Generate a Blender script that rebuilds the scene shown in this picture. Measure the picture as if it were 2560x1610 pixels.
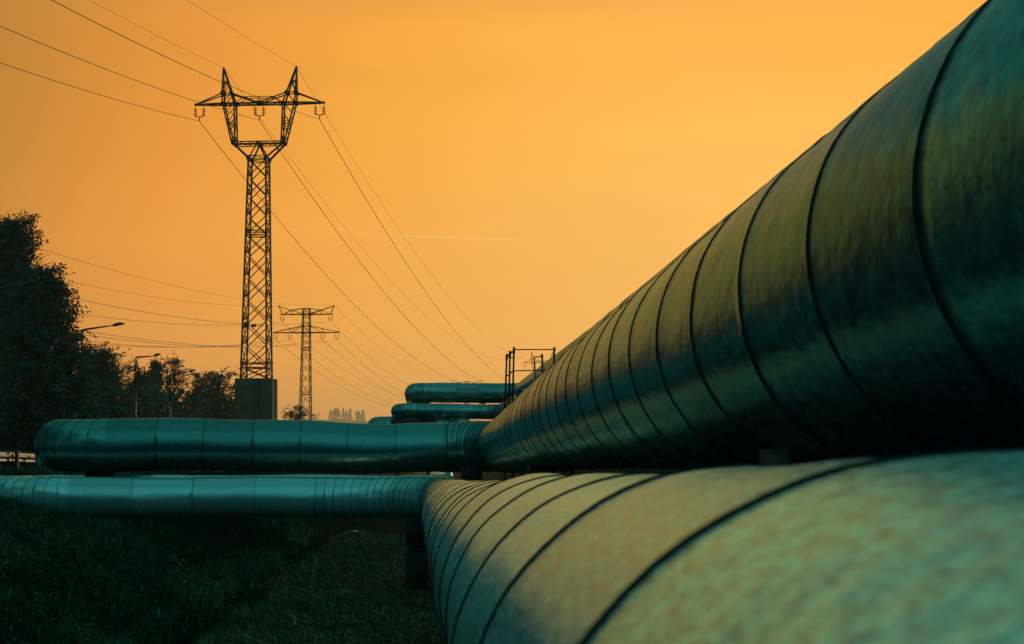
import bpy, bmesh, math, random
import numpy as np
from mathutils import Vector, Matrix, Euler, noise as mnoise

PI = math.pi
scene = bpy.context.scene
COL = scene.collection
for _o in list(bpy.data.objects):
    bpy.data.objects.remove(_o)

# ------------------------------------------------------------------ camera
F = 4500.0                      # focal length in pixels of the 2560 px wide photograph
H = 2.4                         # eye height above the low grass (grass is z = 0)
cam_d = bpy.data.cameras.new("camera")
cam = bpy.data.objects.new("camera", cam_d)
COL.objects.link(cam)
cam_d.sensor_width = 36.0
cam_d.lens = F / 2560.0 * 36.0
PITCH = math.atan(365.0 / F)
YAW = math.atan(210.0 / math.hypot(F, 365.0))
cam.location = (0, 0, H)
cam.rotation_euler = (PI / 2 + PITCH, 0, -YAW)
cam_d.clip_start = 0.05
cam_d.clip_end = 9000
cam_d.dof.use_dof = True
cam_d.dof.focus_distance = 38.0
cam_d.dof.aperture_fstop = 10.0
scene.camera = cam
RM = cam.rotation_euler.to_matrix()

def P(px, py, Y):
    """point on the plane y = Y seen at pixel (px, py) of the 2560x1610 photograph"""
    d = RM @ Vector(((px - 1280) / F, (805 - py) / F, -1))
    return Vector((0, 0, H)) + d * (Y / d.y)

# ------------------------------------------------------------------ world
SUN_AZ, SUN_EL = math.radians(24.0), math.radians(8.0)      # azimuth from +Y towards +X
world = bpy.data.worlds.new("World")
scene.world = world
world.use_nodes = True
wn, wl = world.node_tree.nodes, world.node_tree.links
wn.clear()
w_out = wn.new("ShaderNodeOutputWorld")
sky = wn.new("ShaderNodeTexSky")
sky.sky_type = 'NISHITA'
sky.sun_disc = False
sky.sun_elevation = SUN_EL
sky.sun_rotation = SUN_AZ
sky.air_density = 1.5
sky.dust_density = 4.0
bg_sky = wn.new("ShaderNodeBackground")
bg_sky.inputs['Strength'].default_value = 0.05
sky_tint = wn.new("ShaderNodeMixRGB"); sky_tint.blend_type = 'MULTIPLY'; sky_tint.inputs[0].default_value = 1
sky_tint.inputs[2].default_value = (.05, .035, .012, 1)
wl.new(sky.outputs[0], sky_tint.inputs[1]); wl.new(sky_tint.outputs[0], bg_sky.inputs['Color'])
# dusk glow: colour of the air by the angle from the glow above the hidden sun
tc = wn.new("ShaderNodeTexCoord")
GAZ, GEL = math.radians(9.0), math.radians(5.0)
gdir = (math.sin(GAZ) * math.cos(GEL), math.cos(GAZ) * math.cos(GEL), math.sin(GEL))
nrm = wn.new("ShaderNodeVectorMath"); nrm.operation = 'NORMALIZE'
wl.new(tc.outputs['Generated'], nrm.inputs[0])
dot = wn.new("ShaderNodeVectorMath"); dot.operation = 'DOT_PRODUCT'
dot.inputs[1].default_value = gdir
wl.new(nrm.outputs[0], dot.inputs[0])
clampd = wn.new("ShaderNodeClamp"); clampd.inputs['Min'].default_value = -1
wl.new(dot.outputs['Value'], clampd.inputs['Value'])
acos = wn.new("ShaderNodeMath"); acos.operation = 'ARCCOSINE'
wl.new(clampd.outputs[0], acos.inputs[0])
div = wn.new("ShaderNodeMath"); div.operation = 'DIVIDE'; div.inputs[1].default_value = PI
wl.new(acos.outputs[0], div.inputs[0])
ramp = wn.new("ShaderNodeValToRGB")
wl.new(div.outputs[0], ramp.inputs[0])
GLOW = [(0, (1.02, .54, .105)), (6, (1.02, .49, .078)), (12, (1.0, .415, .046)), (18, (.90, .325, .036)), (25, (.52, .205, .030)),
        (32, (.20, .16, .070)), (45, (.07, .15, .125)), (75, (.035, .17, .17)), (110, (.022, .185, .20)), (180, (.018, .15, .175))]
el = ramp.color_ramp.elements
while len(el) > 2: el.remove(el[-1])
for i, (a, c) in enumerate(GLOW):
    e = el[i] if i < 2 else el.new(a / 180.0)
    e.position = a / 180.0
    e.color = (*c, 1)
# a dustier, duller orange low on the horizon
sep = wn.new("ShaderNodeSeparateXYZ"); wl.new(nrm.outputs[0], sep.inputs[0])
hr = wn.new("ShaderNodeMapRange"); hr.inputs['From Min'].default_value = 0.0; hr.inputs['From Max'].default_value = 0.16
hr.inputs['To Min'].default_value = 0.75; hr.inputs['To Max'].default_value = 0.0
wl.new(sep.outputs['Z'], hr.inputs['Value'])
fr = wn.new("ShaderNodeMapRange"); fr.inputs['From Min'].default_value = 0.75; fr.inputs['From Max'].default_value = 0.97
wl.new(dot.outputs['Value'], fr.inputs['Value'])
fm = wn.new("ShaderNodeMath"); fm.operation = 'MULTIPLY'
wl.new(hr.outputs[0], fm.inputs[0]); wl.new(fr.outputs[0], fm.inputs[1])
hmix = wn.new("ShaderNodeMixRGB"); hmix.inputs[2].default_value = (.98, .39, .080, 1)
wl.new(fm.outputs[0], hmix.inputs[0]); wl.new(ramp.outputs[0], hmix.inputs[1])
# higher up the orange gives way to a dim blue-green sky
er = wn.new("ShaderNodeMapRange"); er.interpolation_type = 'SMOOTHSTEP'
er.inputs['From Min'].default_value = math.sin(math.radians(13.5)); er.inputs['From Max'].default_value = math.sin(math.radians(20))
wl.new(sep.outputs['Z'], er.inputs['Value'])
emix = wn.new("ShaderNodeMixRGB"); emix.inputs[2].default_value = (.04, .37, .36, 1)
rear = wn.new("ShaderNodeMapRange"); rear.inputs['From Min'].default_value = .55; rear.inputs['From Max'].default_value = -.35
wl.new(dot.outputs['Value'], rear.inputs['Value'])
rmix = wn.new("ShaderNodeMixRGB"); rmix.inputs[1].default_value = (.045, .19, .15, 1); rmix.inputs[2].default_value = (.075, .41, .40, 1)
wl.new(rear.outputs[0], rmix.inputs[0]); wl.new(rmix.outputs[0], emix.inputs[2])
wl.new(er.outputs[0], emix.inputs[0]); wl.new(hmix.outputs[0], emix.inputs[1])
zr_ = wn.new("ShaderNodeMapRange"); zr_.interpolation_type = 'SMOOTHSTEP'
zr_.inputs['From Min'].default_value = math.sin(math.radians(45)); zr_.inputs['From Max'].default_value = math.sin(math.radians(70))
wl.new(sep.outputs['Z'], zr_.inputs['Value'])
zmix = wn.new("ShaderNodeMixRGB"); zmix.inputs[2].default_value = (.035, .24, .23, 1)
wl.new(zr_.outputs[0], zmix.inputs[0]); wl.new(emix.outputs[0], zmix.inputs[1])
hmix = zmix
# one faint vapour trail and a very slight unevenness of the high haze
_d1, _d2 = (P(850, 585, 1000) - Vector((0, 0, H))).normalized(), (P(1372, 601, 1000) - Vector((0, 0, H))).normalized()
_ax, _md = _d1.cross(_d2).normalized(), (_d1 + _d2).normalized()
ta = wn.new("ShaderNodeVectorMath"); ta.operation = 'DOT_PRODUCT'; ta.inputs[1].default_value = _ax; wl.new(nrm.outputs[0], ta.inputs[0])
tb = wn.new("ShaderNodeVectorMath"); tb.operation = 'DOT_PRODUCT'; tb.inputs[1].default_value = _md; wl.new(nrm.outputs[0], tb.inputs[0])
tab = wn.new("ShaderNodeMath"); tab.operation = 'ABSOLUTE'; wl.new(ta.outputs['Value'], tab.inputs[0])
tm = wn.new("ShaderNodeMapRange"); tm.interpolation_type = 'SMOOTHSTEP'; tm.inputs['From Min'].default_value = .00075; tm.inputs['From Max'].default_value = .0
wl.new(tab.outputs[0], tm.inputs['Value'])
te = wn.new("ShaderNodeMapRange"); te.inputs['From Min'].default_value = _md.dot(_d1); te.inputs['From Max'].default_value = 1.0; te.inputs['To Max'].default_value = .34
wl.new(tb.outputs['Value'], te.inputs['Value'])
tx = wn.new("ShaderNodeMath"); tx.operation = 'MULTIPLY'; wl.new(tm.outputs[0], tx.inputs[0]); wl.new(te.outputs[0], tx.inputs[1])
tmix = wn.new("ShaderNodeMixRGB"); tmix.inputs[2].default_value = (1.0, .68, .28, 1)
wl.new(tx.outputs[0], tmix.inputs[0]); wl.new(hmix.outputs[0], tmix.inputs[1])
cm = wn.new("ShaderNodeMapping"); cm.inputs['Scale'].default_value = (3, 3, 22); wl.new(nrm.outputs[0], cm.inputs[0])
cn = wn.new("ShaderNodeTexNoise"); cn.inputs['Scale'].default_value = 1.0; cn.inputs['Detail'].default_value = 4; wl.new(cm.outputs[0], cn.inputs['Vector'])
cr = wn.new("ShaderNodeMapRange"); cr.inputs['From Min'].default_value = .3; cr.inputs['From Max'].default_value = .7; cr.inputs['To Min'].default_value = .955; cr.inputs['To Max'].default_value = 1.035
wl.new(cn.outputs[0], cr.inputs['Value'])
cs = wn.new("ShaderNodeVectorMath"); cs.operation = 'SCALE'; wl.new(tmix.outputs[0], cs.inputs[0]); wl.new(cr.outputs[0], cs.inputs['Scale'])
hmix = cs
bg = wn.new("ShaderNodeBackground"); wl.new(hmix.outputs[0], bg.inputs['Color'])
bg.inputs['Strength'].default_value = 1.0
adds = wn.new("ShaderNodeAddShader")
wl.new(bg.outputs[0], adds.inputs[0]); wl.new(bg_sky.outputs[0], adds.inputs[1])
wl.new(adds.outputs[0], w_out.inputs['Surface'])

sun_d = bpy.data.lights.new("sun", 'SUN')
sun_d.energy = 1.0
sun_d.angle = math.radians(0.6)
sun_d.color = (1.0, .70, .34)
sun = bpy.data.objects.new("sun", sun_d)
COL.objects.link(sun)
sdir = Vector((math.sin(SUN_AZ) * math.cos(SUN_EL), math.cos(SUN_AZ) * math.cos(SUN_EL), math.sin(SUN_EL)))
sun.rotation_euler = sdir.to_track_quat('Z', 'Y').to_euler()

scene.view_settings.view_transform = 'Standard'
scene.view_settings.look = 'None'
scene.view_settings.exposure = 0.0
scene.view_settings.gamma = 1.0
scene.render.engine = 'CYCLES'
scene.cycles.max_bounces = 6
scene.cycles.volume_bounces = 0
scene.cycles.transparent_max_bounces = 8

# ------------------------------------------------------------------ helpers
def link(o, parent=None):
    COL.objects.link(o)
    if parent is not None: o.parent = parent
    return o

def tag(o, label=None, cat=None, group=None, kind=None):
    if label: o['label'] = label
    if cat: o['category'] = cat
    if group: o['group'] = group
    if kind: o['kind'] = kind
    return o

def thing(name, label, cat, loc=(0, 0, 0), rz=0, group=None):
    o = bpy.data.objects.new(name, None)
    o.empty_display_size = 0.2
    o.location = loc; o.rotation_euler = (0, 0, rz)
    link(o)
    return tag(o, label, cat, group)

def mesh_np(name, v, quads=None, tris=None, mat=None, parent=None, smooth=False, attr=None, mats=None, uv=None, loc=None):
    v = np.asarray(v, dtype=np.float32)
    me = bpy.data.meshes.new(name)
    q = np.asarray(quads, dtype=np.int32).reshape(-1, 4) if quads is not None else np.zeros((0, 4), np.int32)
    t = np.asarray(tris, dtype=np.int32).reshape(-1, 3) if tris is not None else np.zeros((0, 3), np.int32)
    loops = np.concatenate([q.ravel(), t.ravel()])
    starts = np.concatenate([np.arange(len(q)) * 4, len(q) * 4 + np.arange(len(t)) * 3]).astype(np.int32)
    me.vertices.add(len(v)); me.vertices.foreach_set('co', v.ravel())
    me.loops.add(len(loops)); me.loops.foreach_set('vertex_index', loops)
    me.polygons.add(len(starts)); me.polygons.foreach_set('loop_start', starts)
    if smooth: me.polygons.foreach_set('use_smooth', np.ones(len(starts), dtype=bool))
    if attr:
        for k, a in attr.items():
            at = me.attributes.new(k, 'FLOAT', 'POINT'); at.data.foreach_set('value', np.asarray(a, np.float32))
    if uv is not None:
        l = me.uv_layers.new(name='UVMap'); l.data.foreach_set('uv', np.asarray(uv, np.float32)[loops].ravel())
    me.update(calc_edges=True)
    me.validate()
    if mat: me.materials.append(mat)
    o = bpy.data.objects.new(name, me)
    if loc is not None: o.location = loc
    return link(o, parent)

class MB:
    """collects boxes, bars, tubes, discs into one mesh"""
    def __init__(s): s.v = []; s.q = []; s.t = []; s.n = 0
    def add(s, v, q=(), t=()):
        s.v.append(np.asarray(v, np.float32).reshape(-1, 3))
        for f in q: s.q.append([i + s.n for i in f])
        for f in t: s.t.append([i + s.n for i in f])
        s.n += len(s.v[-1])
    def box(s, c, d, rz=0, taper=1.0):
        c = Vector(c); R = Matrix.Rotation(rz, 3, 'Z')
        vs = []
        for z in (-.5, .5):
            k = taper if z > 0 else 1
            for x, y in ((-.5, -.5), (.5, -.5), (.5, .5), (-.5, .5)):
                vs.append(c + R @ Vector((x * d[0] * k, y * d[1] * k, z * d[2])))
        s.add(vs, [(3, 2, 1, 0), (4, 5, 6, 7), (0, 1, 5, 4), (1, 2, 6, 5), (2, 3, 7, 6), (3, 0, 4, 7)])
    def bevel_box(s, c, d, b, rz=0):
        """box with chamfered vertical and top edges"""
        c = Vector(c); R = Matrix.Rotation(rz, 3, 'Z')
        x, y, z = d[0] / 2, d[1] / 2, d[2] / 2
        def ring(i, zz):
            xx, yy = x - i, y - i
            k = max(b - i, 0.001) if i < b else b * .5
            k = b
            return [(-xx + k, -yy, zz), (xx - k, -yy, zz), (xx, -yy + k, zz), (xx, yy - k, zz), (xx - k, yy, zz), (-xx + k, yy, zz), (-xx, yy - k, zz), (-xx, -yy + k, zz)]
        vs = [c + R @ Vector(p) for p in ring(0, -z) + ring(0, z - b) + ring(b * .8, z)]
        q = [(r * 8 + i, r * 8 + (i + 1) % 8, r * 8 + 8 + (i + 1) % 8, r * 8 + 8 + i) for r in range(2) for i in range(8)]
        o = len(vs)
        vs.append(c + R @ Vector((0, 0, z)))
        vs.append(c + R @ Vector((0, 0, -z)))
        s.add(vs, q, [(16 + i, 16 + (i + 1) % 8, o) for i in range(8)] + [((i + 1) % 8, i, o + 1) for i in range(8)])
    def bar(s, a, b, w, w2=None):
        a, b = Vector(a), Vector(b); d = b - a
        if d.length < 1e-6: return
        d.normalize()
        u = d.cross(Vector((0, 0, 1)) if abs(d.z) < .95 else Vector((0, 1, 0))); u.normalize(); n = u.cross(d)
        w2 = w if w2 is None else w2
        vs = [a + u * x * w + n * y * w for x, y in ((-.5, -.5), (.5, -.5), (.5, .5), (-.5, .5))] + \
             [b + u * x * w2 + n * y * w2 for x, y in ((-.5, -.5), (.5, -.5), (.5, .5), (-.5, .5))]
        s.add(vs, [(3, 2, 1, 0), (4, 5, 6, 7), (0, 1, 5, 4), (1, 2, 6, 5), (2, 3, 7, 6), (3, 0, 4, 7)])
    def tube(s, pts, r, n=8, caps=True):
        pts = [Vector(p) for p in pts]
        rs = r if isinstance(r, (list, tuple)) else [r] * len(pts)
        vs = []; up = None
        for i, p in enumerate(pts):
            d = (pts[min(i + 1, len(pts) - 1)] - pts[max(i - 1, 0)]).normalized()
            if up is None: up = Vector((0, 0, 1)) if abs(d.z) < .9 else Vector((0, 1, 0))
            u = d.cross(up); u.normalize(); w = u.cross(d)
            up = w
            for k in range(n):
                a = 2 * PI * k / n
                vs.append(p + (u * math.cos(a) + w * math.sin(a)) * rs[i])
        q = [(i * n + k, i * n + (k + 1) % n, (i + 1) * n + (k + 1) % n, (i + 1) * n + k) for i in range(len(pts) - 1) for k in range(n)]
        t = []
        if caps:
            vs.append(pts[0]); vs.append(pts[-1]); o = len(vs) - 2; m = (len(pts) - 1) * n
            t = [((k + 1) % n, k, o) for k in range(n)] + [(m + k, m + (k + 1) % n, o + 1) for k in range(n)]
        s.add(vs, q, t)
    def build(s, name, mat, parent=None, smooth=False):
        return mesh_np(name, np.concatenate(s.v), s.q, s.t, mat, parent, smooth)

# ------------------------------------------------------------------ materials
def new_mat(name):
    m = bpy.data.materials.new(name); m.use_nodes = True
    nt = m.node_tree
    return m, nt.nodes, nt.links, nt.nodes['Principled BSDF']

def simple(name, col, rough=.6, metal=0.0, var=.25, scale=6.0, bump=.0, bscale=30.0, coords='Object'):
    m, n, l, b = new_mat(name)
    t = n.new("ShaderNodeTexCoord")
    nz = n.new("ShaderNodeTexNoise"); nz.inputs['Scale'].default_value = scale; nz.inputs['Detail'].default_value = 8
    l.new(t.outputs[coords], nz.inputs['Vector'])
    mr = n.new("ShaderNodeMapRange"); mr.inputs['From Min'].default_value = .3; mr.inputs['From Max'].default_value = .7
    mr.inputs['To Min'].default_value = 1 - var; mr.inputs['To Max'].default_value = 1 + var
    l.new(nz.outputs[0], mr.inputs[0])
    mx = n.new("ShaderNodeVectorMath"); mx.operation = 'SCALE'; mx.inputs[0].default_value = col
    l.new(mr.outputs[0], mx.inputs['Scale']); l.new(mx.outputs[0], b.inputs['Base Color'])
    b.inputs['Roughness'].default_value = rough; b.inputs['Metallic'].default_value = metal
    if bump:
        n2 = n.new("ShaderNodeTexNoise"); n2.inputs['Scale'].default_value = bscale; n2.inputs['Detail'].default_value = 6
        l.new(t.outputs[coords], n2.inputs['Vector'])
        bp = n.new("ShaderNodeBump"); bp.inputs['Strength'].default_value = bump; bp.inputs['Distance'].default_value = .02
        l.new(n2.outputs[0], bp.inputs['Height']); l.new(bp.outputs[0], b.inputs['Normal'])
    return m

def cladding(name, base, rough, mottle=.5):
    """weathered sheet-metal jacket; UV = metres along the pipe, metres round it"""
    m, n, l, b = new_mat(name)
    uv = n.new("ShaderNodeUVMap"); uv.uv_map = 'UVMap'
    def nz(sx, sy, detail=5, rough_=.55):
        mp = n.new("ShaderNodeMapping"); mp.inputs['Scale'].default_value = (sx, sy, 1)
        l.new(uv.outputs[0], mp.inputs[0])
        t = n.new("ShaderNodeTexNoise"); t.inputs['Scale'].default_value = 1; t.inputs['Detail'].default_value = detail
        t.inputs['Roughness'].default_value = rough_
        l.new(mp.outputs[0], t.inputs['Vector'])
        return t.outputs[0]
    def rng(o, a, b_, c, d):
        r = n.new("ShaderNodeMapRange"); r.inputs['From Min'].default_value = a; r.inputs['From Max'].default_value = b_
        r.inputs['To Min'].default_value = c; r.inputs['To Max'].default_value = d
        l.new(o, r.inputs[0]); return r.outputs[0]
    def mth(op, a, b_):
        k = n.new("ShaderNodeMath"); k.operation = op
        for i, x in enumerate((a, b_)):
            if isinstance(x, (int, float)): k.inputs[i].default_value = x
            else: l.new(x, k.inputs[i])
        return k.outputs[0]
    streak = nz(26, 13, 6)                # grime running round the pipe
    blot = nz(22, 72, 8, .72) if mottle > .9 else nz(10, 24, 7, .6)
    fine = nz(60, 70, 4, .6)
    pa = n.new("ShaderNodeAttribute"); pa.attribute_name = 'panel'
    tone = mth('MULTIPLY', rng(streak, .3, .7, .80, 1.15), rng(blot, .3, .7, 1 - .70 * mottle, 1 + .50 * mottle))
    da = n.new("ShaderNodeAttribute"); da.attribute_name = 'dented'
    tone = mth('ADD', 1.0, mth('MULTIPLY', mth('SUBTRACT', tone, 1.0), rng(da.outputs['Fac'], 0, 1, .30, 1.0)))
    tone = mth('MULTIPLY', tone, pa.outputs['Fac'])
    # small dark specks of dirt
    speck = nz(46, 30, 2, .5)
    tone = mth('MULTIPLY', tone, rng(speck, .66, .74, 1.0, .55))
    sc = n.new("ShaderNodeVectorMath"); sc.operation = 'SCALE'; sc.inputs[0].default_value = base
    l.new(tone, sc.inputs['Scale']); l.new(sc.outputs[0], b.inputs['Base Color'])
    b.inputs['Metallic'].default_value = .54 if mottle > .9 else .74
    st = n.new("ShaderNodeVectorMath"); st.operation = 'SCALE'
    st.inputs[0].default_value = (.20, .86, 1.05) if mottle > .9 else (.20, .66, .76)
    l.new(tone, st.inputs['Scale']); l.new(st.outputs[0], b.inputs['Specular Tint'])
    l.new(rng(mth('ADD', blot, mth('MULTIPLY', streak, .6)), .5, 1.1, rough - .06, rough + .10), b.inputs['Roughness'])
    # dents and hammered ripple
    dn = nz(7, 11, 4, .5)
    h = mth('ADD', mth('MULTIPLY', dn, .009 if mottle > .9 else .010), mth('MULTIPLY', streak, .0025))
    h = mth('ADD', h, mth('MULTIPLY', fine, .0004))
    h = mth('MULTIPLY', h, da.outputs['Fac'])
    bp = n.new("ShaderNodeBump"); bp.inputs['Strength'].default_value = .50; bp.inputs['Distance'].default_value = 1.0
    l.new(h, bp.inputs['Height']); l.new(bp.outputs[0], b.inputs['Normal'])
    return m

M = {}
M['clad'] = cladding('weathered_sheet_metal', (.10, .265, .262), .23)
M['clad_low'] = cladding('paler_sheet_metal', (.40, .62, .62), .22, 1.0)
M['clad_far'] = cladding('dull_sheet_metal', (.16, .32, .32), .26)
M['seam'] = simple('seam_sealant', (.012, .022, .024), .55, 0, .3, 20)
M['seam'].node_tree.nodes['Principled BSDF'].inputs['Specular IOR Level'].default_value = .0
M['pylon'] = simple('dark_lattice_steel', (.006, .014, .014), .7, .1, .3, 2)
M['insul'] = simple('insulator_glaze', (.012, .02, .02), .3, 0, .2, 4)
M['wire'] = simple('aged_conductor', (.020, .026, .022), .6, .3, .1, 1)
M['concrete'] = simple('aged_concrete', (.032, .046, .043), .85, 0, .35, .8, .5, 14)
M['pier'] = simple('dark_pier_concrete', (.012, .016, .016), .9, 0, .4, 5, .6, 25)
M['rust'] = simple('flaking_painted_steel', (.03, .045, .045), .7, .1, .7, 22, .4, 60)
M['beam'] = simple('dark_steel_beam', (.02, .035, .036), .6, .4, .3, 5)
M['post'] = simple('black_platform_steel', (.01, .016, .016), .6, .3, .3, 5)
M['lamp'] = simple('lamp_post_steel', (.02, .032, .034), .5, .4, .2, 3)
M['rail'] = simple('galvanised_rail', (.08, .09, .08), .5, .6, .2, 3)
M['railpost'] = simple('dark_rail_post', (.02, .025, .025), .7, 0, .2, 3)
M['asphalt'] = simple('asphalt', (.045, .05, .05), .85, 0, .25, 3, .3, 60)
M['bark'] = simple('bark', (.022, .026, .022), .9, 0, .3, 5)
M['soil'] = simple('turned_soil', (.004, .005, .004), 1.0, 0, .4, 8, .8, 30)
M['litter'] = simple('crumpled_white_film', (.55, .6, .58), .5, 0, .1, 8)
M['door'] = simple('dull_jacket_patch', (.20, .27, .24), .5, .7, .2, 6)

def leaf_mat(name, c):
    m, n, l, b = new_mat(name)
    a = n.new("ShaderNodeAttribute"); a.attribute_name = 'tone'
    sc = n.new("ShaderNodeVectorMath"); sc.operation = 'SCALE'; sc.inputs[0].default_value = c
    l.new(a.outputs['Fac'], sc.inputs['Scale']); l.new(sc.outputs[0], b.inputs['Base Color'])
    b.inputs['Roughness'].default_value = .6
    b.inputs['Specular IOR Level'].default_value = .06
    tr = n.new("ShaderNodeBsdfTranslucent"); l.new(sc.outputs[0], tr.inputs['Color'])
    mx = n.new("ShaderNodeMixShader"); mx.inputs[0].default_value = .04
    l.new(b.outputs[0], mx.inputs[1]); l.new(tr.outputs[0], mx.inputs[2])
    l.new(mx.outputs[0], n['Material Output'].inputs['Surface'])
    return m
M['leaf'] = leaf_mat('willow_leaf', (.006, .074, .064))
M['blade'] = leaf_mat('grass_blade', (.011, .076, .041))

def ground_mat():
    m, n, l, b = new_mat('rough_turf')
    t = n.new("ShaderNodeTexCoord")
    def nz(s, d):
        k = n.new("ShaderNodeTexNoise"); k.inputs['Scale'].default_value = s; k.inputs['Detail'].default_value = d
        l.new(t.outputs['Object'], k.inputs['Vector']); return k
    a, c = nz(.9, 6), nz(14, 8)
    r = n.new("ShaderNodeValToRGB")
    r.color_ramp.elements[0].position = .34; r.color_ramp.elements[0].color = (.007, .012, .008, 1)
    r.color_ramp.elements[1].position = .62; r.color_ramp.elements[1].color = (.009, .022, .014, 1)
    mx = n.new("ShaderNodeMath"); mx.operation = 'ADD'
    h1 = n.new("ShaderNodeMath"); h1.operation = 'MULTIPLY'; h1.inputs[1].default_value = .5
    h2 = n.new("ShaderNodeMath"); h2.operation = 'MULTIPLY'; h2.inputs[1].default_value = .5
    l.new(a.outputs[0], h1.inputs[0]); l.new(c.outputs[0], h2.inputs[0]); l.new(h1.outputs[0], mx.inputs[0]); l.new(h2.outputs[0], mx.inputs[1])
    l.new(mx.outputs[0], r.inputs[0]); l.new(r.outputs[0], b.inputs['Base Color'])
    b.inputs['Roughness'].default_value = .95; b.inputs['Specular IOR Level'].default_value = .0
    bp = n.new("ShaderNodeBump"); bp.inputs['Strength'].default_value = .8; bp.inputs['Distance'].default_value = .08
    l.new(c.outputs[0], bp.inputs['Height']); l.new(bp.outputs[0], b.inputs['Normal'])
    return m
M['ground'] = ground_mat()

# ------------------------------------------------------------------ terrain
KX = np.array([-400, -60, -23, -13, -11, -8.1, -7.25, -6.27, -5.2, -4.4, -3.95, -3.65, -3.45, -3.0, -2.75, -2, 5.5, 11, 60, 600], float)
KZ = np.array([2.0, 2.05, 2.1, 2.1, 2.25, 1.81, 1.63, 1.42, 1.12, .55, .18, .10, -.32, -.34, .06, 0, .05, 3.1, 3.2, 3.0], float)
def sstep(x, a, b):
    t = np.clip((x - a) / (b - a), 0, 1); return t * t * (3 - 2 * t)
_rng = np.random.default_rng(5)
_w = [(_rng.uniform(.15, 2.6), _rng.uniform(0, 2 * PI), _rng.uniform(0, 2 * PI)) for _ in range(26)]
def rough(x, y):
    z = 0
    for k, a, p in _w:
        z = z + np.sin((x * math.cos(a) + y * math.sin(a)) * k * 2.2 + p) / (1 + k * 2.5)
    return z * .013
def ground_z(x, y):
    x = np.asarray(x, float); y = np.asarray(y, float)
    shift = 2.6 * sstep(y, 34.2, 37.0) - 2.6 * sstep(y, 50, 54)
    x2 = x + shift * sstep(-x, 2.0, 4.0) + (y - 30) * .008 * (np.abs(x + 3.4) < 2) + .12 * np.sin(y * .55) * (np.abs(x + 3.3) < .8)
    z = np.interp(x2, KX, KZ)
    z = z * (1 - sstep(y, 700, 820))
    road = sstep(x, -12.4, -11.2) + sstep(-x, 17.6, 19)
    return z + rough(x, y) * np.clip(road, 0, 1)
xs = np.unique(np.concatenate([np.linspace(-2500, -120, 14), np.linspace(-120, -16, 27), np.linspace(-16, -10, 13), np.linspace(-10, 2.2, 100), np.linspace(2.2, 12, 16), np.linspace(12, 120, 14), np.linspace(120, 2500, 14)]))
ys = np.unique(np.concatenate([np.linspace(-400, -20, 12), np.linspace(-20, 16, 14), np.linspace(16, 60, 300), np.linspace(60, 120, 70), np.linspace(120, 420, 40), np.linspace(420, 6000, 20)]))
gx, gy = np.meshgrid(xs, ys)
gz = ground_z(gx, gy)
gv = np.stack([gx, gy, gz], -1).reshape(-1, 3)
nx = len(xs)
ii, jj = np.meshgrid(np.arange(nx - 1), np.arange(len(ys) - 1))
i0 = (jj * nx + ii).ravel()
gq = np.stack([i0, i0 + 1, i0 + 1 + nx, i0 + nx], -1)
tag(mesh_np('ground', gv, gq, None, M['ground'], smooth=True), 'dark grassy ground sloping up to the road', kind='structure')

# road on the bank
def strip(name, x0, x1, dz, mat, y0=-60, y1=330, label=None):
    yy = np.linspace(y0, y1, 120)
    bend = -np.clip(yy - 60, 0, None) * .030
    v = []
    for x in (x0, x1):
        v.append(np.stack([x + bend, yy, ground_z(np.full_like(yy, -15.0), yy) * 0 + 2.1 * (1 - sstep(yy, 700, 820)) + dz], -1))
    v = np.concatenate(v); m = len(yy)
    q = [(i, m + i, m + i + 1, i + 1) for i in range(m - 1)]
    return tag(mesh_np(name, v, q, None, mat), label, kind='structure')
strip('road', -17.2, -13.0, .03, M['asphalt'], label='asphalt road along the top of the bank')

# ------------------------------------------------------------------ pipes
def poly_path(segs, ds):
    """segs: list of ('line', p, q) and ('arc', centre, radius, a0, a1, z) in plan; returns points, arc length, segment index"""
    pts, seg = [], []
    for si, s in enumerate(segs):
        if s[0] == 'line':
            p, q = Vector(s[1]), Vector(s[2]); n = max(2, int((q - p).length / ds))
            for i in range(n): pts.append(p.lerp(q, i / n)); seg.append(si)
        else:
            _, c, R, a0, a1, z0, z1 = s
            n = max(14, int(abs(a1 - a0) * R / (ds * .6)))
            for i in range(n):
                t = i / n; a = a0 + (a1 - a0) * t
                pts.append(Vector((c[0] + R * math.cos(a), c[1] + R * math.sin(a), z0 + (z1 - z0) * t))); seg.append(si)
    s = segs[-1]
    pts.append(Vector(s[2]))
    seg.append(len(segs) - 1)
    P_ = np.array([tuple(p) for p in pts])
    d = np.concatenate([[0], np.cumsum(np.linalg.norm(np.diff(P_, axis=0), axis=1))])
    return P_, d, np.array(seg)

def nz3(x, y, z): return mnoise.noise(Vector((x, y, z)))

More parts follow.
